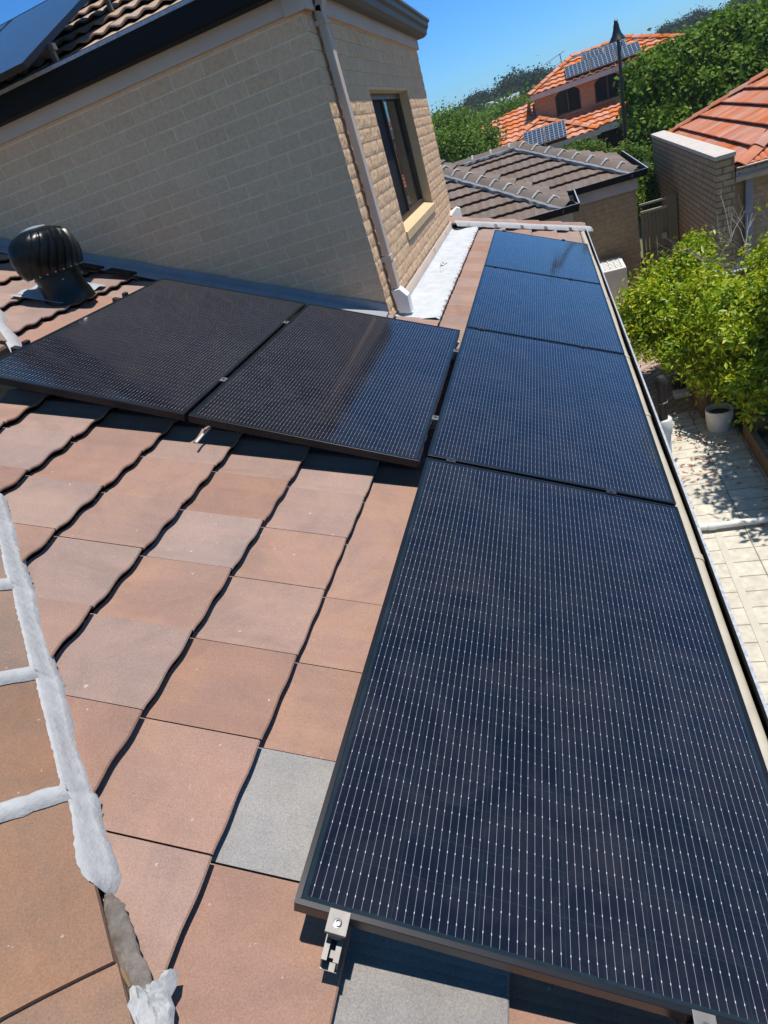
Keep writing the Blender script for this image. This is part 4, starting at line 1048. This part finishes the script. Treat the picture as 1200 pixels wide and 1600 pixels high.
# =================================================================== GARAGE WITH THE BROWN GREY ROOF
e = empty('garage', (-.5, 14.2, G), 'low cream garage with hipped brown tile roof and cemented ridges, beyond the panels', 'garage')
ex, ey, ez = .95, 11.05, -.56         # nearer eave corner
fx2, fy2 = 2.23, 12.80                # farther eave corner
pf = lambda s: .006*math.cos(4*PI*s)
KW = dict(step=.045, nose=.02, nv=8, under=.08)
xl = -3.4
me = tiles((ex, ey, ez), (1, 0, 0), (0, -CP, -SP), [[(ex, ey), (xl, ey), (xl, ey+4.35), (xl+.0, ey+4.35)][:3] if False else [(ex, ey), (-2.6, ey), (-2.6, ey+3.55)], [(-2.6, ey), (-5, ey), (-5, ey+3.55), (-2.6, ey+3.55)]], .33, .30, pf, name='roof', **KW)
tile_part('roof_tiles', me, ['tile_garage', 'back'], e)
# strip facing the side, between hip and valley
me = tiles((ex, ey, ez), (0, 1, 0), (CP, 0, -SP), [[(ex, ey), (ex, fy2), (-1.8, fy2+2.75), (-1.8, ey+2.75)], [(-1.8, ey+2.75), (-1.8, fy2+2.75), (-2.6, fy2+3.55), (-2.6, ey+3.55)]], .33, .30, pf, name='roof', **KW)
tile_part('roof_tiles', me, ['tile_garage', 'back'], e)
tt = 2.10
me = tiles((ex, fy2, ez), (1, 0, 0), (0, -CP, -SP), [[(fx2, fy2), (ex, fy2), (ex-tt, fy2+tt), (fx2-tt, fy2+tt)]], .33, .30, pf, name='roof', u_ph=.0, **KW)
tile_part('roof_tiles', me, ['tile_garage', 'back'], e)
me = tiles((fx2, fy2, ez), (0, 1, 0), (CP, 0, -SP), [[(fx2, fy2), (fx2-tt, fy2+tt), (fx2, fy2+2*tt)]], .33, .30, pf, name='roof', **KW)
tile_part('roof_tiles', me, ['tile_garage', 'back'], e)
me = tiles((fx2, fy2+2*tt, ez), (1, 0, 0), (0, CP, -SP), [[(fx2, fy2+2*tt), (fx2-tt, fy2+tt), (ex-tt-1.4, fy2+tt), (ex-tt-1.4, fy2+2*tt)]], .33, .30, pf, name='roof', **KW)
tile_part('roof_tiles', me, ['tile_garage', 'back'], e)
zr = ez + tt*TP
caps(e, (ex-.02, ey+.02, ez+.05), (-2.6, ey+3.57, ez+3.55*TP+.05), .36, .15, .085, 'cap_garage', 'ridge_cap', lift=.03, point='pointing')
caps(e, (fx2-.02, fy2+.02, ez+.05), (fx2-tt, fy2+tt, zr+.05), .36, .15, .085, 'cap_garage', 'ridge_cap', lift=.03, point='pointing')
caps(e, (ex-tt-.1, fy2+tt, zr+.04), (fx2-tt, fy2+tt, zr+.05), .40, .13, .08, 'cap_garage', 'ridge_cap', lift=.02, point='pointing')
caps(e, (-2.6, 16.9, ez+3.55*TP), (-2.6, ey+3.57, ez+3.55*TP+.05), .40, .15, .085, 'cap_garage', 'ridge_cap', lift=.02)
def edge_strip(p0, p1, off, w_, seed):
    p0, p1 = Vector(p0), Vector(p1); d = (p1-p0).normalized(); path = []; n_ = int((p1-p0).length/.04)
    off, w_ = Vector(off), Vector(w_)
    for i in range(n_):
        p = p0.lerp(p1, i/n_) + off; path.append((p, p + w_*(1+.5*noise.noise(Vector((i*.2, seed, 0))))))
    build('pointing', strip(path, None, seed=seed, bulge=.006, jag=.015, down=.04), 'strip_grey', e, smooth=True)
edge_strip((ex, ey, ez+.04), (-2.6, ey+3.55, ez+3.55*TP+.04), (-.09, -.09, -.05), (-.05, -.05, -.02), 31)
edge_strip((fx2, fy2, ez+.04), (fx2-tt, fy2+tt, zr+.04), (-.09, -.09, -.05), (-.05, -.05, -.02), 33)
edge_strip((ex, ey, ez+.04), (-2.6, ey+3.55, ez+3.55*TP+.04), (.10, .10, -.05), (.03, .03, -.015), 34)
edge_strip((ex-tt+.1, fy2+tt, zr+.04), (fx2-tt, fy2+tt, zr+.04), (0, -.13, -.05), (0, -.05, -.02), 35)
def gutter_line(pts, nm):
    mb = MB(); sec = [(.0, -.10), (.10, -.10), (.115, -.03), (.125, .01), (.115, .012), (.10, -.03), (.09, -.085), (.0, -.085)]
    mb.grid([[Vector((x+ox*o, y+oy*o, ez+z)) for o, z in sec] for x, y, ox, oy in pts]); build(nm, mb, 'black_and_shade', e)
    mb = MB(); sec = [(.112, .013), (.13, .013), (.13, .020), (.112, .020)]
    mb.grid([[Vector((x+ox*o, y+oy*o, ez+z)) for o, z in sec] for x, y, ox, oy in pts], ); build('gutter_bead', mb, 'gutter_lip', e)
gutter_line([(-5, ey, 0, -1), (ex, ey, 1, -1), (ex, fy2-.14, 1, 0)], 'gutter')
gutter_line([(ex+.1, fy2, 0, -1), (fx2, fy2, 1, -1), (fx2, fy2+4, 1, 0)], 'gutter')
def fas_(pts):
    mb = MB(); sec = [(-.015, -.30), (-.0, -.30), (-.0, -.09), (-.015, -.09)]
    mb.grid([[Vector((x+ox*o, y+oy*o, ez+z)) for o, z in sec] for x, y, ox, oy in pts]); build('fascia', mb, 'fascia_far', e)
fas_([(-5, ey, 0, -1), (ex, ey, 1, -1), (ex, fy2, 1, 0)]); fas_([(ex, fy2, 0, -1), (fx2-.05, fy2, 1, -1), (fx2-.05, fy2+4, 1, 0)])
mb = MB(); mb.span((-5, ey+.04, G), (ex-.04, fy2+.2, ez-.14)); mb.span((-5, fy2+.06, G), (fx2-.08, fy2+4.2, ez-.14)); build('wall', mb, 'brick_gar', e)
mb = MB()
for yy in np.arange(fy2+.0, fy2+.01, 1): mb.tube([(-5, 14, -1), (-5, 14, -.9)], .01, 4)

# =================================================================== TWO STOREY HOUSE FAR BEHIND
e = empty('brick_villa', (3, 33, G), 'two storey red brick house with orange tile roofs and arched windows, far behind', 'house')
def slope(O, ev, eu, poly, nm='roof_tiles', du=.36, dv=.30, mats=('terra_far', 'back')):
    me = tiles(O, ev, eu, poly, du, dv, lambda s: .035*math.sin(PI*s)**2, step=.05, nose=.03, nv=5, under=.05, gap=.002, name='roof', back=True)
    tile_part(nm, me, list(mats), e)
# upper block
ux0, ux1, uy, uz = .30, 8.6, 31.7, 1.12
ry_ = 1.95; tq = (1.98-uz)/TP
wt = math.atan2(.0, 1)
slope((ux0, uy, uz), (1, 0, 0), (0, -CP, -SP), [[(ux0, uy), (ux0+tq, uy+tq), (4.6, uy+tq), (7.0, uy)]])
slope((ux0, uy, uz), (0, 1, 0), (-CP, 0, -SP), [[(ux0, uy), (ux0+tq, uy+tq), (ux0, uy+2*tq)]])
slope((7.0, uy, uz), (0, 1, 0), (.95, 0, -.22), [[(7.0, uy), (4.6, uy+tq), (4.6, uy+2*tq+2), (7.2, uy+2*tq+2)]], dv=.3)
caps(e, (ux0, uy, uz+.07), (ux0+tq, uy+tq, uz+tq*TP+.07), .42, .13, .08, 'terra_far', 'ridge_cap', lift=.04)
caps(e, (ux0+tq, uy+tq, uz+tq*TP+.07), (4.6, uy+tq, uz+tq*TP+.07), .42, .13, .08, 'terra_far', 'ridge_cap', lift=.04)
caps(e, (7.0, uy, uz+.07), (4.6, uy+tq, uz+tq*TP+.07), .42, .13, .08, 'terra_far', 'ridge_cap', lift=.04)
mb = MB(); mb.span((ux0+.1, uy-.02, uz-.22), (7.0, uy+.02, uz-.03)); mb.span((ux0+.1, uy+.02, uz-.22), (7.0, uy+.28, uz-.19)); build('fascia', mb, 'fascia_far', e)
wy = uy+.3; zb = -2.9
# wall with arched openings
mb = MB(); wins = [(1.38, 2.42, .02, .72), (3.0, 4.05, .02, .72)]
xs = [ux0+.30]; 
for a, b, z0, z1 in wins: xs += [a, b]
xs.append(7.0); wz1 = uz-.1
for i in range(len(xs)-1):
    a, b = xs[i], xs[i+1]
    if i % 2 == 0: mb.face([(a, wy, zb), (b, wy, zb), (b, wy, wz1), (a, wy, wz1)])
    else:
        z0, z1 = wins[i//2][2:]; mb.face([(a, wy, zb), (b, wy, zb), (b, wy, z0), (a, wy, z0)])
        ns_ = 12; arc = [(a+(b-a)*k/ns_, z1 + .26*math.sin(PI*k/ns_)**.75) for k in range(ns_+1)]
        for k in range(ns_):
            p, q = arc[k], arc[k+1]; mb.face([(p[0], wy, p[1]), (q[0], wy, q[1]), (q[0], wy, wz1), (p[0], wy, wz1)])
            mb.face([(p[0], wy, p[1]), (p[0], wy+.12, p[1]), (q[0], wy+.12, q[1]), (q[0], wy, q[1])])
        mb.face([(a, wy, z0), (a, wy+.12, z0), (a, wy+.12, z1), (a, wy, z1)]); mb.face([(b, wy, z0), (b, wy, z1), (b, wy+.12, z1), (b, wy+.12, z0)]); mb.face([(a, wy, z0), (b, wy, z0), (b, wy+.12, z0), (a, wy+.12, z0)])
mb.face([(ux0+.30, wy, zb), (ux0+.30, wy, wz1), (ux0+.2, wy+5, wz1), (ux0+.2, wy+5, zb)]); mb.face([(7.0, wy, zb), (7.0, wy+5, zb), (7.0, wy+5, wz1), (7.0, wy, wz1)])
build('upper_wall', mb, 'brick_red', e, fix=False)
for a, b, z0, z1 in wins:
    wn = link('window', None, e); mb = MB(); mb.face([(a, wy+.10, z0), (b, wy+.10, z0), (b, wy+.10, z1+.28), (a, wy+.10, z1+.28)]); build('pane', mb, 'glass_dim', wn, fix=False)
    mb = MB(); t_ = .05
    for q in ((a, a+t_, z0, z1+.05), (b-t_, b, z0, z1+.05), ((a+b)/2-.03, (a+b)/2+.03, z0, z1+.24), (a, b, z0, z0+t_)): mb.span((q[0], wy+.05, q[2]), (q[1], wy+.09, q[3]))
    build('window_frame', mb, 'bronze', wn); mb = MB(); mb.span((a-.05, wy-.05, z0-.09), (b+.05, wy+.05, z0-.005)); build('sill', mb, 'brick_red', wn)
# skirt roof under the upper windows
slope((2.2, 30.4, -.72), (1, 0, 0), (0, -CP, -SP), [[(2.4, 30.4), (7.2, 30.4), (7.2, 32.0), (.8, 32.0)]])
mb = MB(); mb.span((2.5, 30.42, -1.0), (7.2, 30.46, -.74)); build('fascia', mb, 'fascia_far', e)
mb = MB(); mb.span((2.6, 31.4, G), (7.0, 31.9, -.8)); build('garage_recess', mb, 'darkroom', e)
mb = MB(); mb.span((4.5, 30.5, G), (4.75, 30.75, -1.0)); build('post', mb, 'cream', e)
# porch block
qx0, qx1, qy, qz = -1.40, 2.70, 27.2, -.62
t2 = (qx1-qx0)/2
slope((qx0, qy, qz), (1, 0, 0), (0, -CP, -SP), [[(qx0, qy), (qx1, qy), (qx0+t2, qy+t2)]])
slope((qx0, qy, qz), (0, 1, 0), (-CP, 0, -SP), [[(qx0, qy), (qx0+t2, qy+t2), (qx0+t2, qy+5), (qx0, qy+5)]])
slope((qx1, qy, qz), (0, 1, 0), (CP, 0, -SP), [[(qx1, qy), (qx0+t2, qy+t2), (qx0+t2, qy+5), (qx1, qy+5)]])
caps(e, (qx0, qy, qz+.06), (qx0+t2, qy+t2, qz+t2*TP+.06), .42, .12, .07, 'terra_far', 'ridge_cap', lift=.04)
caps(e, (qx1, qy, qz+.06), (qx0+t2, qy+t2, qz+t2*TP+.06), .42, .12, .07, 'terra_far', 'ridge_cap', lift=.04)
mb = MB(); mb.span((qx0, qy-.02, qz-.20), (qx1, qy+.02, qz-.02)); mb.span((qx1-.02, qy+.02, qz-.2), (qx1+.02, qy+4.5, qz-.02)); build('fascia', mb, 'cream', e)
mb = MB(); mb.span((qx0+.3, qy+.5, G), (qx1-.9, qy+4.6, qz-.15)); build('lower_wall', mb, 'brick_red', e)
mb = MB(); mb.span((qx1-.35, qy+.25, G), (qx1-.1, qy+.5, qz-.18)); build('post', mb, 'cream', e)
# left wing roof
fyw, fzw = 29.6, -.70
wn_ = (0, -TP, 1); wc = fzw - TP*fyw
pp = [at(*q, wn_, wc) for q in ((742, 203), (826, 160), (845, 210), (772, 262))]
slope((0, fyw, fzw), (1, 0, 0), (0, -CP, -SP), [[(p.x, p.y) for p in pp]])
pp2 = [p.copy() for p in pp]
mb = MB(); mb.span((-3.2, 30.5, G), (.4, 34, -.55)); build('lower_wall', mb, 'brick_red', e)
p3 = at(826, 148, (0, 1, 0), 36.5); p4 = at(798, 180, (0, 1, 0), 36.5)
slope((p4.x-3, 34.5, p4.z-.9), (1, 0, 0), (0, -CP, -SP), [[(p4.x-.6, 34.6), (p4.x+2.4, 34.6), (p4.x+1.2, 37.2)]])
# small fittings
mb = MB(); mb.box((.72, wy-.08, .0), (.16, .12, .42)); build('meter_box', mb, 'alu_dark', e, bevel=.02)
mb = MB(); q0 = at(862, 92, (0, 1, 0), 33.4); mb.tube([q0+Vector((-.35, 0, -.12)), q0+Vector((.55, 0, .12))], .012, 5)
for i in range(6): c_ = q0+Vector((-.3+.16*i, 0, -.1+.04*i)); mb.tube([c_+Vector((0, -.25, 0)), c_+Vector((0, .25, 0))], .008, 4)
mb.tube([q0+Vector((.35, 0, .08)), q0+Vector((.45, 0, -.9))], .02, 5); build('antenna', mb, 'alu', e)

# its panels lie in the plane of the roofs
def far_panel(px, py, k, gap, face_y, face_z, lab, wd, ht, up=0):
    """first panel's lower left corner is seen at px, py on the slope starting at (face_y, face_z)"""
    c = at(px, py, (0, -TP, 1), face_z - TP*face_y + .14)
    ee = empty('solar_panel', (0, 0, 0), lab, 'solar panel', 'silver gridded panels on the orange roofs')
    mb = MB(); mb.span((0, 0, -.04), (wd, ht, 0)); build('frame', mb, 'alu', ee, local=True)
    mb = MB(); mb.face([(.02, .02, .003), (wd-.02, .02, .003), (wd-.02, ht-.02, .003), (.02, ht-.02, .003)]); build('glass', mb, 'cells_far', ee, local=True, fix=False)
    ee.location = c + Vector((k*gap, 0, 0)) + Vector((0, CP, SP))*up; ee.rotation_euler = (PITCH, 0, 0)
for i in range(3): far_panel(885, 122, i, 1.0, uy, uz, ('left', 'middle', 'right')[i] + ' panel in the lower row of three on the highest orange roof', .97, 1.05)
for i in range(2): far_panel(915, 111, i, .90, uy, uz, ('left', 'right')[i] + ' panel of the upper pair on the highest orange roof', .87, .62, up=1.0)
for i in range(2): far_panel(820, 233, i, .80, qy, qz, ('left', 'right')[i] + ' panel of the pair on the low orange porch roof', .78, 1.25)

# =================================================================== STREET LAMP
lp = Vector((2.63, 18.4, G)); e = empty('street_lamp', lp, 'tall black street lamp with bell shaped hood against the orange house', 'street lamp')
LT = 1.62 - G
mb = MB(); mb.lathe(lp, [(.09, 0), (.09, .5), (.06, .55), (.045, 2.2), (.038, LT-.25), (.034, LT)], 14); build('pole', mb, 'lamp_black', e, smooth=True)
hd = lp + Vector((-.02, 0, LT))
k_ = .8
mb = MB(); mb.lathe(hd, [(.19, -.02), (.16, .03), (.105, .11), (.075, .20), (.06, .29), (.04, .34), (.048, .36), (.016, .40), (.0, .41)], 20, capend=False); mb.lathe(hd, [(.185, -.022), (.145, .03), (.08, .12), (.0, .16)], 20, capend=False); build('hood', mb, 'lamp_black', e, smooth=True)
mb = MB(); mb.tube([hd+Vector((.0, 0, -.02)), hd+Vector((.09, 0, -.1)), hd+Vector((.035, 0, -.3))], .012, 6); build('bracket', mb, 'lamp_black', e)
mb = MB(); mb.lathe(hd, [(.0, .0), (.08, .0), (.09, .06), (.0, .1)], 14, capend=False); build('lamp_glass', mb, 'pvc', e, smooth=True)

# =================================================================== PLANTS
def bl(px, py, y, r): return (tuple(aty(px, py, y)), r)
# citrus beside the path
cit = [bl(1090, 398, 9.2, .24), bl(1080, 430, 9.0, .32), bl(1040, 455, 8.9, .34), bl(1000, 478, 8.7, .32), bl(1010, 505, 8.5, .30), bl(1055, 505, 8.3, .42), bl(1100, 480, 8.3, .45), bl(1095, 540, 7.9, .42), bl(1062, 545, 8.0, .28), bl(1000, 520, 8.3, .16), bl(1012, 545, 8.1, .13)]
tree('citrus_tree', (2.35, 8.0, G), cit, 21000, .078, 'leaf_citrus', 'bushy yellow green citrus, the left one whose crown reaches the gutter line', 'citrus bushes along the path', .05, 11, cat='tree', fill=.5, clump=12, sp=1.2, aspect=.42)
cit2 = [bl(1145, 500, 7.6, .42), bl(1190, 470, 7.8, .40), bl(1215, 420, 8.1, .34), bl(1150, 550, 7.2, .38), bl(1200, 550, 7.2, .42), bl(1125, 600, 7.1, .20), bl(1170, 600, 6.9, .28), bl(1230, 500, 7.3, .5), bl(1230, 590, 6.7, .36), bl(1185, 645, 6.5, .15), bl(1100, 590, 7.3, .14)]
tree('citrus_tree', (2.75, 7.1, G+.1), cit2, 22000, .077, 'leaf_citrus', 'bushy yellow green citrus, the right one above the white pot', 'citrus bushes along the path', .05, 12, cat='tree', fill=.5, clump=12, sp=1.2, aspect=.42)
# taller tree in the bed just outside the picture; it throws the dappled shade
sh = [((2.95, 5.8, .3), .3), ((3.2, 6.2, .2), .4), ((3.5, 6.9, .1), .45), ((3.5, 5.8, .3), .5), ((3.25, 6.5, .6), .4), ((3.6, 7.2, .5), .4), ((2.88, 5.9, -.5), .22), ((2.95, 6.6, -.4), .2), ((3.1, 5.5, -.1), .35), ((2.9, 5.35, -.6), .25), ((3.0, 5.1, -.3), .22)]
tree('garden_tree', (3.4, 6.1, G+.05), sh, 6000, .10, 'leaf_citrus', 'leafy tree in the garden bed whose crown shades the pale paving', None, .07, 21, fill=.8, clump=7)
# dead shrub
def twiggy(name, base, n, h, label, seed, spread=.4, grp=None):
    rr = random.Random(seed); mb = MB(); base = Vector(base)
    def grow(p, d, L, r, lvl):
        q = p + d*L*.5 + Vector([rr.uniform(-.06, .06)*L for _ in range(3)]); e_ = p + d*L + Vector([rr.uniform(-.1, .1)*L for _ in range(3)])
        mb.tube([p, q, e_], [r, r*.8, r*.5], 5)
        if lvl:
            for _ in range(rr.choice((2, 3))):
                nd = (d + Vector((rr.uniform(-.8, .8), rr.uniform(-.8, .8), rr.uniform(-.2, .6)))).normalized(); grow(p.lerp(e_, rr.uniform(.5, 1)), nd, L*rr.uniform(.45, .7), r*.5, lvl-1)
    for i in range(n): grow(base + Vector((rr.uniform(-.1, .1), rr.uniform(-.1, .1), 0)), Vector((rr.uniform(-spread, spread), rr.uniform(-spread, spread), 1)).normalized(), h*rr.uniform(.4, .55), .013, 3)
    return tag(build(name, mb, 'deadwood', None, base=base, smooth=True), label, 'shrub', grp)
twiggy('dead_shrub', (3.12, 8.5, G), 8, 2.6, 'bare grey twiggy shrub behind the citrus, in front of the pale downpipe', 4)
twiggy('dead_shrub', (2.62, 9.2, G), 4, 2.6, 'few thin dead stalks standing above the top of the left citrus', 9, .15)
# wire mesh table top among the leaves
e = empty('garden_table', (3.0, 9.3, G), 'white wire mesh garden table half hidden in the citrus leaves', 'table')
tc_ = atz(1142, 408, -1.85); mb = MB()
for i in range(15):
    f_ = -.45 + .9*i/14
    mb.tube([tc_+Vector((f_, -.55, 0)), tc_+Vector((f_, .55, 0))], .006, 4); mb.tube([tc_+Vector((-.45, f_*1.2, .012)), tc_+Vector((.45, f_*1.2, .012))], .006, 4)
build('mesh_top', mb, 'white', e)
mb = MB(); 
for a, b in (((-.47, -.57), (.47, -.57)), ((.47, -.57), (.47, .57)), ((.47, .57), (-.47, .57)), ((-.47, .57), (-.47, -.57))): mb.tube([tc_+Vector((*a, 0)), tc_+Vector((*b, 0))], .016, 6)
build('rim', mb, 'white', e)
for a, b in ((-.42, -.5), (.42, -.5), (-.42, .5), (.42, .5)):
    mb = MB(); mb.tube([tc_+Vector((a, b, 0)), Vector((tc_.x+a*1.05, tc_.y+b*1.05, G))], .014, 6); build('leg', mb, 'white', e)

# trees beyond
def cloud(cx, cy, y, wpx, hpx, n, r, seed, jitter=.5, base=None):
    rr = random.Random(seed); out = []
    for i in range(n):
        a = rr.uniform(0, 2*PI); q = math.sqrt(rr.random()); out.append(bl(cx+wpx*q*math.cos(a), cy+hpx*q*math.sin(a), y+rr.uniform(-1, 1)*jitter, r*rr.uniform(.7, 1.25)))
    return out
big = ([bl(1040, 95, 21, .85), bl(1000, 110, 20.5, .7), bl(1075, 75, 21.5, .9), bl(1120, 62, 21, .9), bl(1170, 45, 20.5, .9), bl(1215, 40, 20, 1.0)])
tree('street_tree', (5.0, 21, G), [bl(1020, 122, 20.5, .45), bl(1046, 150, 20, .7), bl(1012, 165, 20.5, .45), bl(1066, 105, 20.8, .7), bl(1028, 98, 21.2, .36), bl(1002, 140, 21, .25), bl(1018, 208, 19.8, .55), bl(1048, 200, 19.5, .7), bl(994, 182, 20.8, .25), bl(990, 114, 21, .12)], 36000, .115, 'leaf_green', 'leafy dark green tree right behind the street lamp', 'broad green trees behind the houses', .14, 31, fill=.45, clump=30, sp=1.5, aspect=.8)
tree('street_tree', (7.3, 22, G), [bl(1085, 88, 22, .6), bl(1120, 110, 21, .9), bl(1080, 140, 20.5, .9), bl(1125, 72, 22, .6), bl(1155, 75, 21.5, .75), bl(1100, 170, 20, .8), bl(1150, 130, 20.5, .8), bl(1108, 70, 22.5, .35)], 42000, .12, 'leaf_green', 'tall dense green tree in the middle of the row above the orange neighbour roof', 'broad green trees behind the houses', .16, 32, fill=.45, clump=30, sp=1.5, aspect=.8)
tree('street_tree', (9.6, 21, G), [bl(1180, 62, 21.5, .75), bl(1200, 90, 20.5, .9), bl(1230, 60, 20.5, .9), bl(1195, 42, 22.5, .5), bl(1240, 30, 22, .7)], 24000, .12, 'leaf_green', 'green tree cut by the right edge of the photo', 'broad green trees behind the houses', .16, 33, fill=.45, clump=30, sp=1.5, aspect=.8)
# hedge masses at the left of the villa
tree('shade_tree', (-3.9, 24, G), [bl(700, 205, 24, .5), bl(715, 232, 23.5, .45), bl(698, 235, 23, .5), bl(725, 212, 24, .3), bl(733, 243, 23.5, .3)], 14000, .10, 'leaf_olive', 'yellow green bushy tree left of the orange porch roof', 'trees left of the villa', .12, 41, fill=.5, clump=40, sp=2.6, aspect=.7)
tree('shade_tree', (-2.0, 25, G), [bl(758, 228, 25, .27), bl(762, 212, 25, .16), bl(752, 244, 24.6, .28)], 5000, .09, 'leaf_olive', 'small light green tree touching the left hip of the porch roof', 'trees left of the villa', .08, 42, fill=.5, clump=40, sp=2.6, aspect=.7)
for i, (px, py, y, r_, lb) in enumerate(((690, 195, 40, 1.3, 'wide light green tree just past the far corner of the upper storey'), (718, 192, 44, 1.3, 'light green tree second from the upper storey corner, under the hill trees'), (748, 180, 48, 1.4, 'light green tree below the small white hill house'), (778, 172, 46, 1.4, 'light green tree right of the small white hill house'), (806, 158, 44, 1.2, 'light green tree touching the left end of the highest orange roof'))):
    tree('shade_tree', (aty(px, py, y).x, y, G+.0), [bl(px, py+20, y, r_*.6), bl(px-14, py+24, y-1, r_*.5), bl(px+12, py+18, y+1, r_*.5), bl(px, py+34, y, r_*.7)], 7000, .15, 'leaf_olive', lb, 'light green trees before the hill', .2, 50+i, fill=.5, clump=40, sp=2.6, aspect=.7)
tree('low_shrub', (1.75, 16.5, G), [bl(905, 240, 17, .22), bl(882, 243, 17.3, .16), bl(926, 237, 17, .18)], 4000, .07, 'leaf_olive', 'light green shrub top in front of the porch, above the garage ridge', 'shrubs behind the garage', .04, 61, fill=.5, clump=9)
tree('low_shrub', (2.6, 17, G), [bl(975, 247, 17, .24), bl(993, 250, 17, .24), bl(958, 246, 17, .16)], 4000, .07, 'leaf_olive', 'light green shrub at the foot of the street lamp', 'shrubs behind the garage', .04, 62, fill=.5, clump=9)
tree('low_shrub', (2.75, 15.5, G), [bl(1010, 300, 15.5, .35), bl(1005, 318, 15, .3), bl(1020, 285, 16, .35)], 5000, .08, 'leaf_green', 'bright green shrub seen between garage corner and brick wall', 'shrubs behind the garage', .04, 63, fill=.5, clump=9)
# dark tall hedge in the shade behind, down to the ground
tree('dark_hedge', (4.2, 19.5, G), [((3.9, 19.0, -2.2), .7), ((4.8, 19.6, -1.5), 1.0), ((6.2, 20, -1.0), 1.4), ((7.8, 20, -.8), 1.5), ((4.3, 18.0, -2.4), .5)], 16000, .13, 'leaf_green', 'dense dark hedge below the big trees, behind the brick wall', None, .1, 64, fill=.5, clump=45, sp=2.2, aspect=.8, cat='hedge')

# hill trees
hp_ = []
rr = random.Random(5)
seedt = None
hill = [(748, 163, 140), (765, 155, 138), (783, 148, 136), (800, 140, 134), (822, 133, 132), (838, 130, 130), (735, 172, 142), (860, 120, 130), (1060, 44, 150), (1085, 36, 150), (1110, 28, 150), (1140, 18, 148), (1165, 10, 146), (1190, 3, 144), (1215, -6, 142), (1038, 52, 150)]
def crown_proto(kind):
    rr = random.Random(kind)
    bs = [((rr.uniform(-1.8, 1.8), rr.uniform(-1.6, 1.6), 4.2+rr.uniform(-.6, 1.3)), rr.uniform(1.1, 1.7)) for _ in range(7)]
    return bs
words = ['dark hill tree lowest on the left of the ridge', 'dark hill tree second along the left ridge', 'dark hill tree third along the left ridge, above the white house', 'dark rounded hill tree above the right end of the white house', 'dark hill tree near the orange roof corner', 'dark hill tree touching the orange roof corner', 'small dark tree at the very left end of the hill', 'dark tree behind the top orange roof', 'hill tree left end above the green row', 'second hill tree above the green row', 'third hill tree above the green row', 'fourth hill tree above the green row', 'fifth hill tree above the green row', 'sixth hill tree in the top right corner', 'hill tree beyond the right edge', 'low hill tree just right of the highest orange roof']
tp = None
for i, (px, py, y) in enumerate(hill):
    top = aty(px, py, y); sc_ = rr.uniform(.75, 1.15) if i not in (3,) else 1.35
    if i < 3 or tp is None:
        b = (top.x, top.y, top.z-5.6)
        o = tree('hill_tree', b, [(tuple(Vector(c)+Vector(b)), r_) for c, r_ in crown_proto(i)], 7000, .32, 'leaf_hill', words[i], 'dark trees along the hill', .22, 70+i, fill=.4, clump=30, sp=2.2, aspect=.8)
        if i == 2: tp = o
        protos = [x for x in bpy.data.objects if x.name.startswith('hill_tree')]
    else:
        o = copy_tree(protos[i % 3]); tag(o, words[i])
        o.location = (top.x, top.y, top.z-5.6*sc_); o.scale = (sc_, sc_, sc_); o.rotation_euler = (0, 0, rr.uniform(0, 6))
e = empty('hill_house', tuple(aty(777, 160, 120)-Vector((0, 0, 3))), 'small white house roof showing among the hill trees', 'house')
c_ = aty(786, 161, 118); mb = MB(); mb.box(c_+Vector((0, 0, -.6)), (4.6, 4, 1.3)); build('wall', mb, 'white', e)
mb = MB(); mb.prism([(c_.y-2.4, c_.z+.05), (c_.y+2.4, c_.z+.05), (c_.y, c_.z+.75)], 0, c_.x-2.7, c_.x+2.7); build('roof', mb, 'gutter_lip', e)
# wooded hillside under the hill trees
rngw = random.Random(8); bs = []
for i in range(46):
    px = rngw.uniform(640, 1250); py = 88 + (1000-px)*.3505 + rngw.uniform(2, 12); y = rngw.uniform(95, 128); bs.append(bl(px, py+22, y, rngw.uniform(1.6, 2.6)))
me = leaf_mesh('woods', bs, 26000, .7, seed=90, matname='leaf_hill', fill=.3, clump=12, aspect=.8)
tag(link('hillside_woods', me), 'far woods covering the hillside below the skyline', 'woods', kind='stuff')
bs = []
for i in range(40):
    px = rngw.uniform(560, 1300); py = 88 + (1000-px)*.3505 + rngw.uniform(12, 26); y = rngw.uniform(52, 75); bs.append(bl(px, py+30, y, rngw.uniform(1.2, 1.9)))
me = leaf_mesh('woods', bs, 26000, .4, seed=91, matname='leaf_olive', fill=.3, clump=12, aspect=.8)
tag(link('suburb_canopy', me), 'unbroken suburban tree canopy filling the valley before the hill', 'trees', kind='stuff')

# =================================================================== THE AIR
hz = bpy.data.materials.new('haze'); hz.use_nodes = True; hn = hz.node_tree; hn.nodes.clear()
ho = hn.nodes.new('ShaderNodeOutputMaterial'); hv = hn.nodes.new('ShaderNodeVolumePrincipled')
hv.inputs['Color'].default_value = (.72, .86, 1, 1); hv.inputs['Density'].default_value = .0006; hv.inputs['Anisotropy'].default_value = 0.0
hn.links.new(hv.outputs[0], ho.inputs['Volume'])
mb = MB(); mb.span((-1000, -1000, G-1.2), (1000, 1000, 26)); M['haze'] = hz
tag(build('haze', mb, 'haze'), 'thin blue air between the houses and the hill', 'haze', kind='stuff')
